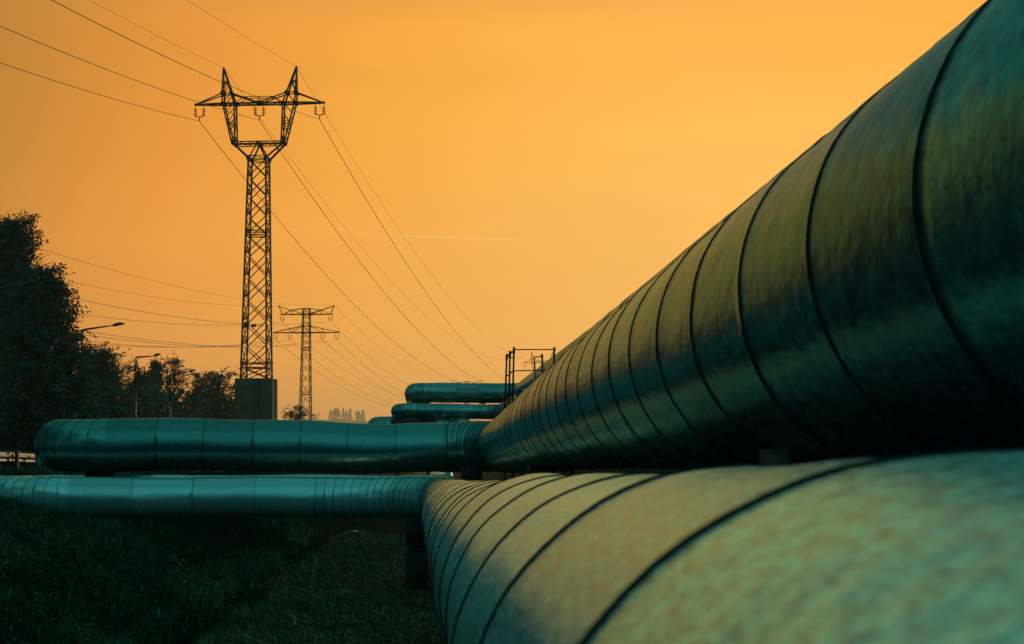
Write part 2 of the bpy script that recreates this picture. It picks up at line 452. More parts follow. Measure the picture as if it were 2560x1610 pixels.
def _bandw(si, band): return band if si == 0 else band * .62
def build_pipe(root, segs, r, pitch, seeds, mat,  ds=.12, nang=72, wob=.004, dent=.006, zfun=None, xfun=None, elbow_n=10, offset0=0.0, band=.007, seam_from=-1e9, seam_to=1e9, rfun=None):
    """segs as above; one child mesh per run or elbow, seams as child bands of their run"""
    rnd = random.Random(seeds)
    Pn, S, SG = poly_path(segs, ds)
    if zfun: Pn[:, 2] += np.array([zfun(*p) for p in Pn])
    if xfun: Pn[:, 0] += np.array([xfun(*p) for p in Pn])
    T = np.gradient(Pn, axis=0); T /= np.linalg.norm(T, axis=1)[:, None]
    side = np.cross(T, (0, 0, 1)); side /= np.linalg.norm(side, axis=1)[:, None]
    up = np.cross(side, T)
    ang = np.linspace(0, 2 * PI, nang + 1)
    for si, sg in enumerate(segs):
        idx = np.where(SG == si)[0]
        if si < len(segs) - 1: idx = np.append(idx, idx[-1] + 1)
        s0, s1 = S[idx[0]], S[idx[-1]]
        # seam stations
        if sg[0] == 'line':
            k = max(1, round((s1 - s0) / pitch))
            if si == 0: st = [s0 + offset0 + i * pitch for i in range(int((s1 - s0 - offset0) / pitch) + 1)]
            else: st = [s0 + (s1 - s0) * i / k for i in range(k)]
            st = [x + rnd.uniform(-.02, .02) * (si != 0) for x in st]
            for j in range(2, len(st) - 2):
                if rnd.random() < .10: st[j] += .35 * pitch
            name = 'straight_run'
        else:
            en = elbow_n if si < 3 or elbow_n > 11 else 7
            st = [s0 + (s1 - s0) * i / en for i in range(en)]; name = 'elbow'
        stn = np.array(sorted(st))
        tone = {}
        V, UV, PT = [], [], []
        # insert crisp stations either side of each seam so the lap shows
        S2 = np.unique(np.concatenate([S[idx], stn[(stn > s0) & (stn < s1)] - .004, stn[(stn > s0) & (stn < s1)] + .004]))
        S2 = S2[(S2 >= s0) & (S2 <= s1)]
        def interp(A): return np.stack([np.interp(S2, S, A[:, k]) for k in range(3)], -1)
        C2, SD, UP = interp(Pn), interp(side), interp(up)
        for i, s in enumerate(S2):
            pn = int(np.searchsorted(stn, s))
            if pn not in tone: tone[pn] = (rnd.uniform(.80, 1.14), rnd.uniform(-1, 1) * wob, rnd.uniform(-.0022, .0022), rnd.uniform(-.0022, .0022))
            tn, dr, cx, cz = tone[pn]
            lo = stn[pn - 1] if pn > 0 else s0; hi = stn[pn] if pn < len(stn) else s1
            fr_ = (s - lo) / max(hi - lo, .01)
            rr = (r if rfun is None else rfun(*C2[i])) + dr + .0035 * (fr_ - .5)
            rad = np.array([rr + dent * (nz3(s * 1.1 + seeds, math.cos(a) * 1.3, math.sin(a) * 1.3) + .5 * nz3(s * 3.1, math.cos(a) * 3 + seeds, math.sin(a) * 3)) for a in ang[:-1]])
            rad = np.append(rad, rad[0])
            V.append(C2[i] + (np.cos(ang) * rad + cx)[:, None] * SD[i] + (np.sin(ang) * rad + cz)[:, None] * UP[i])
            UV.append(np.stack([np.full(nang + 1, s), ang * r], -1)); PT.append(np.full(nang + 1, tn))
        m = nang + 1
        n_r = len(S2)
        a, b = np.meshgrid(np.arange(nang), np.arange(n_r - 1))
        i0 = (b * m + a).ravel()
        q = np.stack([i0, i0 + 1, i0 + 1 + m, i0 + m], -1)
        run = mesh_np(name, np.concatenate(V), q, None, mat, root, True, {'panel': np.concatenate(PT), 'dented': np.full(n_r * m, 1.0 if si == 0 else .08)}, uv=np.concatenate(UV))
        # seam bands
        for s in stn:
            if s < s0 - 1e-6 or s >= s1 - .01: continue
            c = np.array([np.interp(s, S, Pn[:, k]) for k in range(3)])
            if not (seam_from <= c[1] <= seam_to): continue
            j = int(np.argmin(np.abs(S2 - s)))
            Vr = V[min(j, n_r - 1)][:-1]
            cc = Vr.mean(axis=0); t = np.array([np.interp(s, S, T[:, k]) for k in range(3)]); t /= np.linalg.norm(t)
            rv = Vr - cc; ln = np.linalg.norm(rv, axis=1)[:, None]; rv = rv / ln
            ro = ln + .0045; ri = ln - .004
            bw = _bandw(si, band)
            rings = [cc + rv * ri - t * bw * 1.15, cc + rv * ro - t * bw * .7, cc + rv * ro + t * bw * .7, cc + rv * ri + t * bw * 1.15]
            # move bands to the exact seam station
            rings = [x + (c - cc) * 0 + t * float(np.dot(c - cc, t)) for x in rings]
            vv = np.concatenate(rings)
            k = np.arange(nang); k1 = (k + 1) % nang
            qq = np.concatenate([np.stack([w * nang + k, w * nang + k1, (w + 1) * nang + k1, (w + 1) * nang + k], -1) for w in range(3)])
            mesh_np('joint_band', vv, qq, None, M['seam'], run, True)
    return Pn, S

zz = lambda zr: zr + H
# -- U: the large near pipe
RU = .54
UX, UC = 1.49, .54
UB = (.30, 36.31); URB = 1.19
big = thing('insulated_pipe', 'largest thick metal-clad pipe running from the right edge, bending left across the field', 'pipe', (0, 0, 0), 0, 'metal-clad insulated pipes')
legY = UB[1] + URB
ul = -6.52
segsU = [('line', (UX, -6.55, zz(UC)), (UX, UB[1], zz(UC))),
         ('arc', UB, URB, 0, PI / 2, zz(UC), zz(.415)),
         ('line', (UB[0], legY, zz(.415)), (ul, legY - .05, zz(.485))),
         ('arc', (ul, legY - .05 + 1.25), 1.25, -PI / 2, -PI, zz(.485), zz(.485)),
         ('line', (ul - 1.25, legY + 1.2, zz(.485)), (ul - 1.25, 50.0, zz(UC - .05))),
         ('arc', (ul, 50.0), 1.25, PI, PI / 2, zz(UC - .05), zz(UC - .05)),
         ('line', (ul, 51.25, zz(UC - .05)), (.24, 51.25, zz(UC - .05))),
         ('arc', (.24, 52.5), 1.25, -PI / 2, 0, zz(UC - .05), zz(UC - .05)),
         ('line', (UX, 52.5, zz(UC - .05)), (UX, 60, zz(.55))),
         ('line', (UX, 60, zz(.55)), (UX + .3, 96, zz(2.2))),
         ('arc', (UX + .3 - 1.2, 96), 1.2, 0, PI / 2, zz(2.2), zz(2.25)),
         ('line', (UX - .9, 97.2 + 6 - 6, zz(2.25)), (-1.6, 97.2, zz(2.25))),
         ('arc', (-1.6, 98.4), 1.2, -PI / 2, -PI, zz(2.25), zz(2.25)),
         ('line', (-2.8, 98.4, zz(2.25)), (-2.8, 130, zz(2.0)))]
def u_z(x, y, z):
    if y <= UB[1] + .02 and x > 1: return -.10 * float(sstep(y, 12, 36))
    if x > UB[0] and y < legY: return -.10 * (UB[1] + URB - y) / URB
    return .018 * math.sin(x * 1.1) + .012 * math.sin(x * 2.3 + 1) if 37 < y < 38.2 else 0.0
def u_r(x, y, z):
    return float(np.interp(x, [-6.5, -2, .3, 1.4], [.545, .525, .505, .52])) + .006 * math.sin(x * 1.9 + .5) if 36.9 < y < 40 else (.52 if y > 36 else RU - .02 * float(sstep(y, 20, 36)))
build_pipe(big, segsU, RU, 1.0, 3, M['clad'], ds=.13, nang=84, wob=.0025, dent=.006, zfun=u_z, rfun=u_r, offset0=0.0, elbow_n=11, band=.009)

# the sprung lap joint near the viewer: its lower half gapes
_m = MB(); vs = []; qs = []
K = 40
for k in range(K + 1):
    a = math.radians(192 + 100 * k / K); f_ = k / K
    w_ = .004 + .050 * f_ ** 1.3
    for (dr, dy) in ((.0065, 0), (.0085, w_ * .12), (.0075, w_), (-.004, w_ + .004)):
        rr = RU + dr; vs.append((UX + rr * math.cos(a), 5.452 + dy, zz(UC) + rr * math.sin(a)))
for k in range(K):
    for j in range(3): qs.append((k * 4 + j, k * 4 + j + 1, k * 4 + 5 + j, k * 4 + 4 + j))
_m.add(vs, qs)
tag(_m.build('open_lap_joint', M['seam'], big, True), 'gaping dark lap joint on the underside')

# -- L: the lower near pipe
RL = .40
LX, LC = .45, -.39
LBc = (-2.22, 33.9); LR = 2.5
low = thing('insulated_pipe', 'lower nearest pipe in the foreground, dented, curving left at knee height over the grass', 'pipe', (0, 0, 0), 0, 'metal-clad insulated pipes')
lY = LBc[1] + LR
ll = -7.06
LE = -.58
segsL = [('line', (LX, -6.22, zz(LC)), (LX, LBc[1], zz(LC))),
         ('arc', LBc, LR, 0, PI / 2, zz(LC), zz(LC)),
         ('line', (LBc[0], lY, zz(LC)), (ll, lY - .1, zz(LC))),
         ('arc', (ll, lY - .1 + LR), LR, -PI / 2, -PI, zz(LC), zz(LC)),
         ('line', (ll - LR, lY - .1 + LR, zz(LC)), (ll - LR, 43.6, zz(LC))),
         ('arc', (ll, 43.6), LR, PI, PI / 2, zz(LC), zz(LC)),
         ('line', (ll, 46.1, zz(LC)), (-2.05, 46.1, zz(LC))),
         ('arc', (-2.05, 48.6), LR, -PI / 2, 0, zz(LC), zz(LC)),
         ('line', (.45, 48.6, zz(LC)), (.45, 60, zz(-.5))),
         ('line', (.45, 60, zz(-.5)), (.6, 96, zz(2.05))),
         ('arc', (.6 - 2.4, 96), 2.4, 0, PI / 2, zz(2.05), zz(2.05)),
         ('line', (-1.8, 98.4, zz(2.05)), (-3.4, 98.4, zz(2.05)))]
segsL = segsL[:10]
_ly = [1.3, 2.4, 4.7, 6.1, 8.8, 10.6, 15.6, 22, 30, 34, 60.0]
_lz = [.003, -.010, -.028, -.035, -.068, -.088, -.135, -.16, -.18, -.19, -.19]
def l_z(x, y, z):
    if y > 58: return -.19 * max(0, 1 - (y - 58) / 8)
    return float(np.interp(y, _ly, _lz)) + .003 * math.sin(y * 3.1) * (3 < y < 25) + .01 * math.sin(x * 1.3) * (y > 36)
def l_x(x, y, z):
    if x > 0 or y < 33.9:
        return float(np.interp(y, [0, 5, 9, 19, 30, 33.9], [0, 0, -.04, -.10, -.15, -.17])) if y < 33.91 else -.17 * max(0, 1 - (y - 33.9) / 2.5) * (y < 37)
    return 0.0
def l_r(x, y, z):
    if y < 20: return RL + (.006 * math.sin(y * 2.0 + .6) if y > 5 else .002)
    return RL + (.010 * math.sin(x * 1.7) if y > 35 else 0)
# the main run ends at x = LX - .17 = .28, where the elbow starts
segsL[0] = ('line', (LX, -6.22, zz(LC)), (LX, LBc[1], zz(LC)))
def l_x(x, y, z):
    if y <= 33.9 and x > 0: return float(np.interp(y, [0, 5, 9, 19, 30, 33.9], [0, 0, -.04, -.10, -.15, -.17]))
    return 0.0
segsL[1] = ('arc', LBc, LR, 0, PI / 2, zz(LC), zz(LC))
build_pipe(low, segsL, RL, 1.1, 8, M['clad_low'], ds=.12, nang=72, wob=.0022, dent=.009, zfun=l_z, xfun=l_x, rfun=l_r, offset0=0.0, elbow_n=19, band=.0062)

# -- the raised pair further back
far_u = thing('insulated_pipe', 'upper of the two stacked pipes far back, level with the railing, behind the big pipe', 'pipe', (0, 0, 0), 0, 'metal-clad insulated pipes')
BX = 5.0
segsB = [('line', (BX, -6, zz(3.41)), (BX, 52, zz(3.6))),
         ('line', (BX, 52, zz(3.6)), (BX, 95.8, zz(4.0))),
         ('arc', (BX - 1.2, 95.8), 1.2, 0, PI / 2, zz(4.0), zz(4.02)),
         ('line', (BX - 1.2, 97.0, zz(4.02)), (.45, 97.0, zz(4.04))),
         ('arc', (.45, 98.2), 1.2, -PI / 2, -PI, zz(4.04), zz(4.04)),
         ('line', (-.75, 98.2, zz(4.04)), (-.75, 125, zz(4.0)))]
build_pipe(far_u, segsB, RU, 1.0, 12, M['clad_far'], ds=.5, nang=40, wob=.006, dent=.01, elbow_n=9, band=.014)
far_l = thing('insulated_pipe', 'thinner lower pipe of the far stacked pair, resting above the dark beam', 'pipe', (0, 0, 0), 0, 'metal-clad insulated pipes')
segsB2 = [('line', (3.9, -6, zz(2.5)), (3.9, 52, zz(2.5))),
          ('line', (3.9, 52, zz(2.5)), (3.9, 94.4, zz(2.95))),
          ('arc', (2.5, 94.4), 1.4, 0, PI / 2, zz(2.95), zz(2.98)),
          ('line', (2.5, 95.8, zz(2.98)), (-.2, 95.8, zz(3.04))),
          ('arc', (-.2, 97.2), 1.4, -PI / 2, -PI, zz(3.04), zz(3.04)),
          ('line', (-1.6, 97.2, zz(3.04)), (-1.6, 125, zz(3.0)))]
build_pipe(far_l, segsB2, .40, 1.0, 17, M['clad_far'], ds=.5, nang=36, wob=.006, dent=.01, elbow_n=8, band=.014)

# hatch patch on the upper far pipe
_m = MB()
a0, a1 = math.radians(-28), math.radians(22)
vs = []
for k in range(9):
    a = a0 + (a1 - a0) * k / 8
    for x in (1.5, 2.72):
        vs.append((x, 97.0 - (RU + .03) * math.cos(a), zz(4.02) + (RU + .03) * math.sin(a)))
_m.add(vs, [(2 * k, 2 * k + 1, 2 * k + 3, 2 * k + 2) for k in range(8)])
for x in (1.5, 2.72):
    _m.tube([(x, 97.0 - (RU + .03) * math.cos(a0 + (a1 - a0) * k / 8), zz(4.02) + (RU + .03) * math.sin(a0 + (a1 - a0) * k / 8)) for k in range(9)], .02, 6)
hatch = _m.build('access_hatch', M['door'], far_u, True)
_m = MB()
for a in (a0, a1): _m.bar((1.5, 97.0 - (RU + .035) * math.cos(a), zz(4.02) + (RU + .035) * math.sin(a)), (2.72, 97.0 - (RU + .035) * math.cos(a), zz(4.02) + (RU + .035) * math.sin(a)), .03)
_m.build('hatch_frame', M['seam'], hatch)

# ------------------------------------------------------------------ supports
def block_pier(x, y, top, label, w=.42, d=.5, rz=0.0):
    z0 = float(ground_z(x, y)) - .1
    t = thing('concrete_pier', label, 'pier', (x, y, z0), rz, 'supports under the near pipes')
    h = top - z0
    fr_ = [0, .10, .58, .64, 1.0]
    ws = [1.12, 1.02, .9, .96]
    for i in range(4):
        m = MB(); hh = h * (fr_[i + 1] - fr_[i])
        m.bevel_box((.012 * (-1) ** i, 0, h * (fr_[i] + fr_[i + 1]) / 2), (w * ws[i], d * ws[i], hh - .004), .02)
        m.build('block', M['pier'], t)
    return t
block_pier(-.20, 35.0, zz(LE - RL + .02), 'dark stacked block pier under the bend of the lower pipe')
block_pier(-6.9, 38.6, zz(UC - RU + .03), 'short dark block under the left bend of the large pipe', .62, .5)
block_pier(.9, 37.0, zz(UC - RU + .02), 'block pier hidden under the right bend of the large pipe', .45, .5)

def saddle(x, y, label, zt=zz(UC - RU)):
    t = thing('pipe_saddle', label, 'saddle', (x, y, 0), 0, 'steel saddles under the large pipe')
    m = MB(); m.box((0, 0, zt - .175), (.62, .56, .03)); m.build('base_plate', M['rust'], t)
    for i in range(6):
        m = MB(); xx = -.26 + i * .104
        top = zt + RU - math.sqrt(max(.01, (RU - .003) ** 2 - xx ** 2))
        m.add([(xx - .006, -.27, zt - .159), (xx + .006, -.27, zt - .159), (xx + .006, .27, zt - .159), (xx - .006, .27, zt - .159),
               (xx - .006, -.27, top - .001), (xx + .006, -.27, top - .001), (xx + .006, .27, top - .001), (xx - .006, .27, top - .001)],
              [(3, 2, 1, 0), (4, 5, 6, 7), (0, 1, 5, 4), (1, 2, 6, 5), (2, 3, 7, 6), (3, 0, 4, 7)])
        m.build('rib_plate', M['rust'], t)
    m = MB(); m.box((0, 0, (zt - .16) / 2 - .06), (.5, .46, zt - .16 + .06)); m.build('plinth', M['pier'], t)
    return t
saddle(1.49, 6.35, 'rusty ribbed steel saddle under the large pipe on the right')
saddle(1.49, 3.05, 'second ribbed saddle at the right edge, below the darkest part of the large pipe')
saddle(1.49, 22.0, 'ribbed saddle far under the large pipe, short of its bend')

def trestle(x, y, ztop, label, w=3.0):
    t = thing('pipe_trestle', label, 'trestle', (x, y, 0), 0, 'trestles carrying the raised pipes')
    m = MB(); m.box((0, 0, ztop - .19), (w, .55, .38)); m.build('beam', M['beam'], t)
    for sx in (-1, 1):
        m = MB(); m.box((sx * (w / 2 - .35), 0, (ztop - .381) / 2 - .05), (.28, .28, ztop - .381 + .1)); m.build('leg', M['beam'], t)
        m = MB(); m.box((sx * (w / 2 - .7), 0, ztop + .031), (.34, .4, .06)); m.build('bearing_pad', M['beam'], t)
    return t
trestle(-.78, 96.0, zz(2.58), 'broad dark beam trestle under the left end of the far stacked pipes', 2.4)
trestle(4.45, 30.0, zz(2.04), 'dark trestle under the raised pipes hidden behind the large pipe')
trestle(4.45, 62.0, zz(2.10), 'dark trestle under the raised pipes behind the railing')
for i, (x, y) in enumerate(((-.55, 97.0), (-.05, 97.0), (2.9, 96.5))):
    m = MB(); m.box((0, 0, 0), (.34, .5, .05)); m.box((0, 0, .035), (.24, .3, .03)); m.box((.1, .0, -.035), (.08, .3, .03))
    o = m.build('spacer_block', M['beam']); o.location = (x, y, zz(3.455))
    tag(o, ['small dark spacer under the rounded left end of the upper far pipe', 'small dark spacer right of the rounded end between the far pipes', 'small dark spacer by the railing between the far pipes'][i], 'spacer', 'spacers between the stacked pipes')

# ------------------------------------------------------------------ platform railing
PY = 62.0
plat = thing('access_platform', 'black steel access platform with railing rising beside the big pipe', 'platform', (P(1300, 1000, PY).x, PY, 0), 0)
ox = Vector((P(1300, 1000, PY).x, PY, 0))
def L_(px, py, dy=0.0):
    p = P(px, py, PY + dy); return p - ox
posts = [((1267, 885), (1262, 1030), 1.0), ((1275, 877), (1272, 1030), .5), ((1285, 868), (1281, 1030), 0.0), ((1386, 868), (1384, 960), 0.0), ((1355, 885), (1358, 960), 1.0)]
for (a, b, dy) in posts:
    m = MB(); A, B = L_(*a, dy), L_(*b, dy); m.bar(A, B, .062); m.bar(A, A + (B - A) * .11, .078)
    m.build('post', M['post'], plat)
for (a, da, b, db) in [((1285, 874), 0, (1386, 874), 0), ((1285, 927), 0, (1368, 926), 0), ((1268, 891), 1, (1285, 876), 0), ((1267, 894), 1, (1284, 894), 0),
                       ((1267, 939), 1, (1275, 937), .5), ((1275, 933), .5, (1284, 927), 0), ((1262, 1005), 1, (1282, 995), 0)]:
    m = MB(); m.bar(L_(*a, da), L_(*b, db), .036); m.build('rail', M['post'], plat)
m = MB(); m.tube([L_(1338, 945, .4), L_(1336.5, 915, .4), L_(1336, 896, .4), L_(1336.8, 893, .5), L_(1340, 892.4, .6), L_(1354, 891.6, 1.0)], .022, 8); m.build('ladder_handrail', M['post'], plat, True)
m = MB(); c = (L_(1284, 1012) + L_(1386, 1012)) / 2; m.box((c.x, .5, c.z), (1.5, 1.1, .06)); m.build('deck', M['post'], plat)
m = MB(); c2 = L_(1290, 985, .5); m.box((c2.x + .22, .6, c2.z - .12), (.42, .5, .46)); m.build('valve_box', M['post'], plat)
for px in (1264, 1284, 1384):
    m = MB(); t_ = L_(px, 1012); m.box((t_.x, .5, (t_.z - .031) / 2), (.09, .09, t_.z - .031)); m.build('leg', M['post'], plat)

# ------------------------------------------------------------------ pylons
def pylon_mast(m, levels, hw, hz, wl_, wd):
    for a, b in zip(levels[:-1], levels[1:]):
        wa, wb = hw(a), hw(b)
        ca = [(-wa, -wa), (wa, -wa), (wa, wa), (-wa, wa)]; cb = [(-wb, -wb), (wb, -wb), (wb, wb), (-wb, wb)]
        for k in range(4):
            k2 = (k + 1) % 4
            m.bar((*ca[k], a), (*cb[k], b), wl_)
            m.bar((*ca[k], a), (*cb[k2], b), wd); m.bar((*ca[k2], a), (*cb[k], b), wd)
    for a in hz:
        for zz_, w_ in ((a, wd * 1.1), (a + .42 * wl_ / .14, wd * .9)):
            wa = hw(zz_)
            c = [(-wa, -wa), (wa, -wa), (wa, wa), (-wa, wa)]
            for k in range(4): m.bar((*c[k], zz_), (*c[(k + 1) % 4], zz_), w_)
            m.bar((*c[0], zz_), (*c[2], zz_), wd * .7)

def insulator(root, x, ztop, zyoke, zend, dx, k=1.0):
    for sx in (-1, 1):
        m = MB(); xx = x + sx * dx
        m.tube([(xx, 0, ztop), (xx, 0, zyoke)], .022 * k, 6)
        L = ztop - zyoke
        for i in range(4):
            z = ztop - L * (.36 + i * .19)
            m.tube([(xx, 0, z + .05 * k), (xx, 0, z + .02 * k), (xx, 0, z - .03 * k), (xx, 0, z - .035 * k)], [.05 * k, .07 * k, .17 * k, .06 * k], 10)
        m.build('insulator_string', M['insul'], root, True)
    m = MB()
    m.tube([(x - dx, 0, zyoke + .04), (x - dx * .6, 0, zyoke - .06), (x, 0, zyoke - .08), (x + dx * .6, 0, zyoke - .06), (x + dx, 0, zyoke + .04)], .045 * k, 6)
    m.tube([(x, 0, zyoke - .05), (x, 0, zend + .08)], .03 * k, 6); m.tube([(x, 0, zend + .16), (x, 0, zend + .06), (x, 0, zend - .08)], [.03 * k, .075 * k, .02 * k], 6)
    m.build('yoke', M['pylon'], root)

PXS = .0349
def horned_pylon(label, loc, rz):
    t = thing('lattice_pylon', label, 'pylon', loc, rz, 'lattice power pylons')
    zp = lambda px: (1170 - px) * PXS + H
    z1 = lambda y: zp(120 + y / 2.912)
    zb, zh = zp(949), z1(805)
    hw = lambda z: 1.13 + (.774 - 1.13) * (z - zb) / (zh - zb)
    # concrete base
    m = MB()
    W0, D0 = 3.22, 2.45
    def ring(k, z):      # plan outline with two shallow rebates on the front and back
        w, d = W0 / 2 * k, D0 / 2 * k
        return [(-w, -d, z), (w * .28, -d, z), (w * .28, -d + .14, z), (w * .42, -d + .14, z), (w * .42, -d, z), (w, -d, z),
                (w, -d * .2, z), (w - .1, -d * .2, z), (w - .1, d * .1, z), (w, d * .1, z), (w, d, z), (-w, d, z)]
    N = 12
    vs = ring(1.06, -.3) + ring(1.0, zb - .06) + ring(.985, zb)
    q = [(r * N + i, r * N + (i + 1) % N, (r + 1) * N + (i + 1) % N, (r + 1) * N + i) for r in range(2) for i in range(N)]
    vs.append((0, 0, zb)); m.add(vs, q, [(2 * N + i, 2 * N + (i + 1) % N, 3 * N) for i in range(N)])
    base = m.build('concrete_base', M['concrete'], t)
    for i in range(7):
        m = MB()
        z = zb - .8 - i * .95
        m.bar((-1.05, -D0 / 2 * 1.02 - .06, z), (-.6, -D0 / 2 * 1.02 - .06, z), .05)
        for x in (-1.05, -.6): m.bar((x, -D0 / 2 * 1.0, z), (x, -D0 / 2 * 1.02 - .085, z), .05)
        m.build('climbing_rung', M['pylon'], base)
    lv = [zb + .002] + [zp(p) for p in (922, 867, 808, 751, 696, 640, 591, 544, 494, 446, 400)]
    m = MB(); pylon_mast(m, lv, hw, [zp(922), zp(591), zp(402)], .135, .075)
    # second set of slighter braces, half a panel up, as on the photographed tower
    for a, b in zip(lv[1:-1], lv[2:]):
        mid = (a + b) / 2
        for (sx, sy) in ((1, 0), (-1, 0)):
            wa, wb = hw(a), hw(mid)
            m.bar((sx * wa, -wa, a), (sx * wb, wb, mid), .05); m.bar((sx * wa, wa, a), (sx * wb, -wb, mid), .05)
    for k in (-1, 1):
        for j in (-1, 1):
            for p in (908, 925, 942): m.box((k * hw(zp(p)), j * hw(zp(p)), zp(p)), (.2, .2, .12))
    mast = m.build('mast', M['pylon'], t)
    z = zb + 1.2
    while z < zh - .5:
        m = MB(); w = hw(z); m.bar((-w, w, z), (-w - .26, w + .16, z), .045); z += .98
        m.build('step_bolt', M['pylon'], mast)
    m = MB(); m.box((-.72, -.9, zp(816)), (.42, .12, .5)); m.build('plate_box', M['pylon'], t)
    m = MB(); m.box((-.1, -.85, zp(818)), (.36, .2, .24)); m.bar((.05, -.85, zp(818)), (.75, -.95, zp(818)), .05); m.build('beacon_box', M['pylon'], t)
    # waist
    ze = z1(690); zt = z1(395); zu = z1(318)
    m = MB(); w0 = hw(zh)
    ye = .48
    for sx in (-1, 1):
        for sy in (-1, 1):
            m.bar((sx * w0, sy * w0, zh), (sx * 2.2, sy * ye, ze - .05), .15)
            m.bar((sx * w0 * .9, sy * w0, zh + .1), (0, sy * ye, ze + .05), .11)
            m.bar((sx * (w0 + (2.2 - w0) * .5), sy * (w0 + (ye - w0) * .5), (zh + ze) / 2), (sx * (w0 + (2.2 - w0) * .75), -sy * (w0 + (ye - w0) * .75), zh + (ze - zh) * .75), .05)
        m.bar((sx * 2.2, -ye, ze), (sx * 2.2, ye, ze), .1)
    for sy in (-1, 1):
        m.bar((-2.3, sy * ye, ze + .12), (2.3, sy * ye, ze + .12), .085); m.bar((-2.3, sy * ye, ze - .15), (2.3, sy * ye, ze - .15), .085)
        for i in range(8):
            x = -2.2 + i * .55
            m.bar((x, sy * ye, ze + (.12 if i % 2 else -.15)), (x + .55, sy * ye, ze + (-.15 if i % 2 else .12)), .05)
    for p in ((0, ze), (2.2, ze), (-2.2, ze)): m.box((p[0], -ye, p[1]), (.34, .06, .34)); m.box((p[0], ye, p[1]), (.34, .06, .34))
    for sx in (-1, 1):
        for sy in (-1, 1): m.box((sx * w0, sy * w0, zh + .02), (.3, .3, .34))
    m.build('waist_frame', M['pylon'], t)
    # the two window columns with their earth-wire horns
    for sx in (-1, 1):
        m = MB()
        lev = [ze - .05, z1(620), z1(540), z1(470), zt]
        def xo(z): return 2.33 + (3.2 - 2.33) * (z - ze) / (zt - ze)
        def xi(z): return 2.05 + (2.16 - 2.05) * (z - ze) / (zt - ze)
        for a, b in zip(lev[:-1], lev[1:]):
            for sy in (-1, 1):
                m.bar((sx * xo(a), sy * ye, a), (sx * xo(b), sy * ye, b), .12); m.bar((sx * xi(a), sy * ye, a), (sx * xi(b), sy * ye, b), .12)
                m.bar((sx * xo(a), sy * ye, a), (sx * xi(b), sy * ye, b), .06)
            m.bar((sx * xo(a), -ye, a), (sx * xo(b), ye, b), .05); m.bar((sx * xi(a), ye, a), (sx * xi(b), -ye, b), .05)
        for z in (z1(533), z1(552)):
            for sy in (-1, 1): m.bar((sx * xo(z), sy * ye, z), (sx * xi(z), sy * ye, z), .07)
            m.bar((sx * xo(z), -ye, z), (sx * xo(z), ye, z), .06); m.bar((sx * xi(z), -ye, z), (sx * xi(z), ye, z), .06)
        m.build('window_column', M['pylon'], t)
        m = MB()
        ztip = z1(128)
        for sy in (-1, 1):
            m.bar((sx * 3.2, sy * ye, zt), (sx * 3.27, sy * .42, zu), .13); m.bar((sx * 2.16, sy * ye, zt), (sx * 2.46, sy * .42, zu), .13)
            m.bar((sx * 3.27, sy * .42, zu), (sx * 3.27, sy * .03, ztip), .12); m.bar((sx * 2.46, sy * .42, zu), (sx * 3.22, sy * .03, ztip), .12)
            m.bar((sx * 3.2, sy * ye, zt), (sx * 2.46, sy * .42, zu), .07)
            zc = z1(228); f_ = (zc - zu) / (ztip - zu)
            xa, xb, yc = 3.27, 2.46 + (3.22 - 2.46) * f_, .42 * (1 - f_)
            m.bar((sx * xa, sy * yc, zc), (sx * xb, sy * yc, zc), .07); m.bar((sx * xa, sy * yc, zc - .17), (sx * (xb - .03), sy * yc, zc - .17), .05)
            m.bar((sx * 3.27, sy * .42, zu), (sx * xb, sy * yc, zc), .06)
            m.bar((sx * 2.46, sy * .42, zu), (sx * 3.27, sy * .42, zu), .08)
            for x, z in ((3.2, zt), (2.16, zt), (3.27, zu), (2.46, zu)): m.box((sx * x, sy * .47, z), (.3, .06, .3))
        m.bar((sx * 3.25, 0, ztip - .25), (sx * 3.25, 0, ztip + .12), .2, .12)
        m.build('earth_wire_horn', M['pylon'], t)
    # cross-arm
    m = MB()
    for sy in (-1, 1):
        for sx in (-1, 1):
            m.bar((sx * 3.2, sy * ye, zt), (sx * 5.78, sy * .1, zt), .13)
            m.bar((sx * 3.27, sy * .42, zu), (sx * 5.5, sy * .1, zt + .08), .09)
            m.bar((sx * 2.46, sy * .42, zu), (sx * .12, sy * .3, zt + .1), .10)
            m.bar((sx * 2.16, sy * ye, zt), (sx * 1.25, sy * .38, z1(347)), .06)
            m.bar((sx * 1.25, sy * .38, z1(347)), (0, sy * ye, zt), .05)
        m.bar((-3.2, sy * ye, zt), (3.2, sy * ye, zt), .14)
        m.bar((-1.25, sy * .38, z1(347)), (1.25, sy * .38, z1(347)), .06)
        m.bar((0, sy * .38, z1(345)), (0, sy * .4, zt), .07)
        m.box((0, sy * ye, zt + .05), (.42, .06, .3))
    for i in range(16):
        x = -3.2 + i * .4
        m.bar((x, -ye if i % 2 else ye, zt), (x + .4, ye if i % 2 else -ye, zt), .05)
    for sx in (-1, 1):
        for i in range(5):
            x0, x1 = 3.2 + i * .5, 3.7 + i * .5
            y0, y1 = ye * (1 - i * .16), ye * (1 - (i + 1) * .16)
            m.bar((sx * x0, (-y0 if i % 2 else y0), zt), (sx * x1, (y1 if i % 2 else -y1), zt), .05)
        m.bar((sx * 5.76, 0, zt - .1), (sx * 5.76, 0, zt + .14), .1)
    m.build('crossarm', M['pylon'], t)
    for x in (-5.35, 0, 5.35): insulator(t, x, zt - .05, z1(480), z1(513), .37)
    return t, [Vector((x, 0, z1(513) - .05)) for x in (-5.35, 0, 5.35)] + [Vector((sx * 3.25, 0, z1(122))) for sx in (-1, 1)]

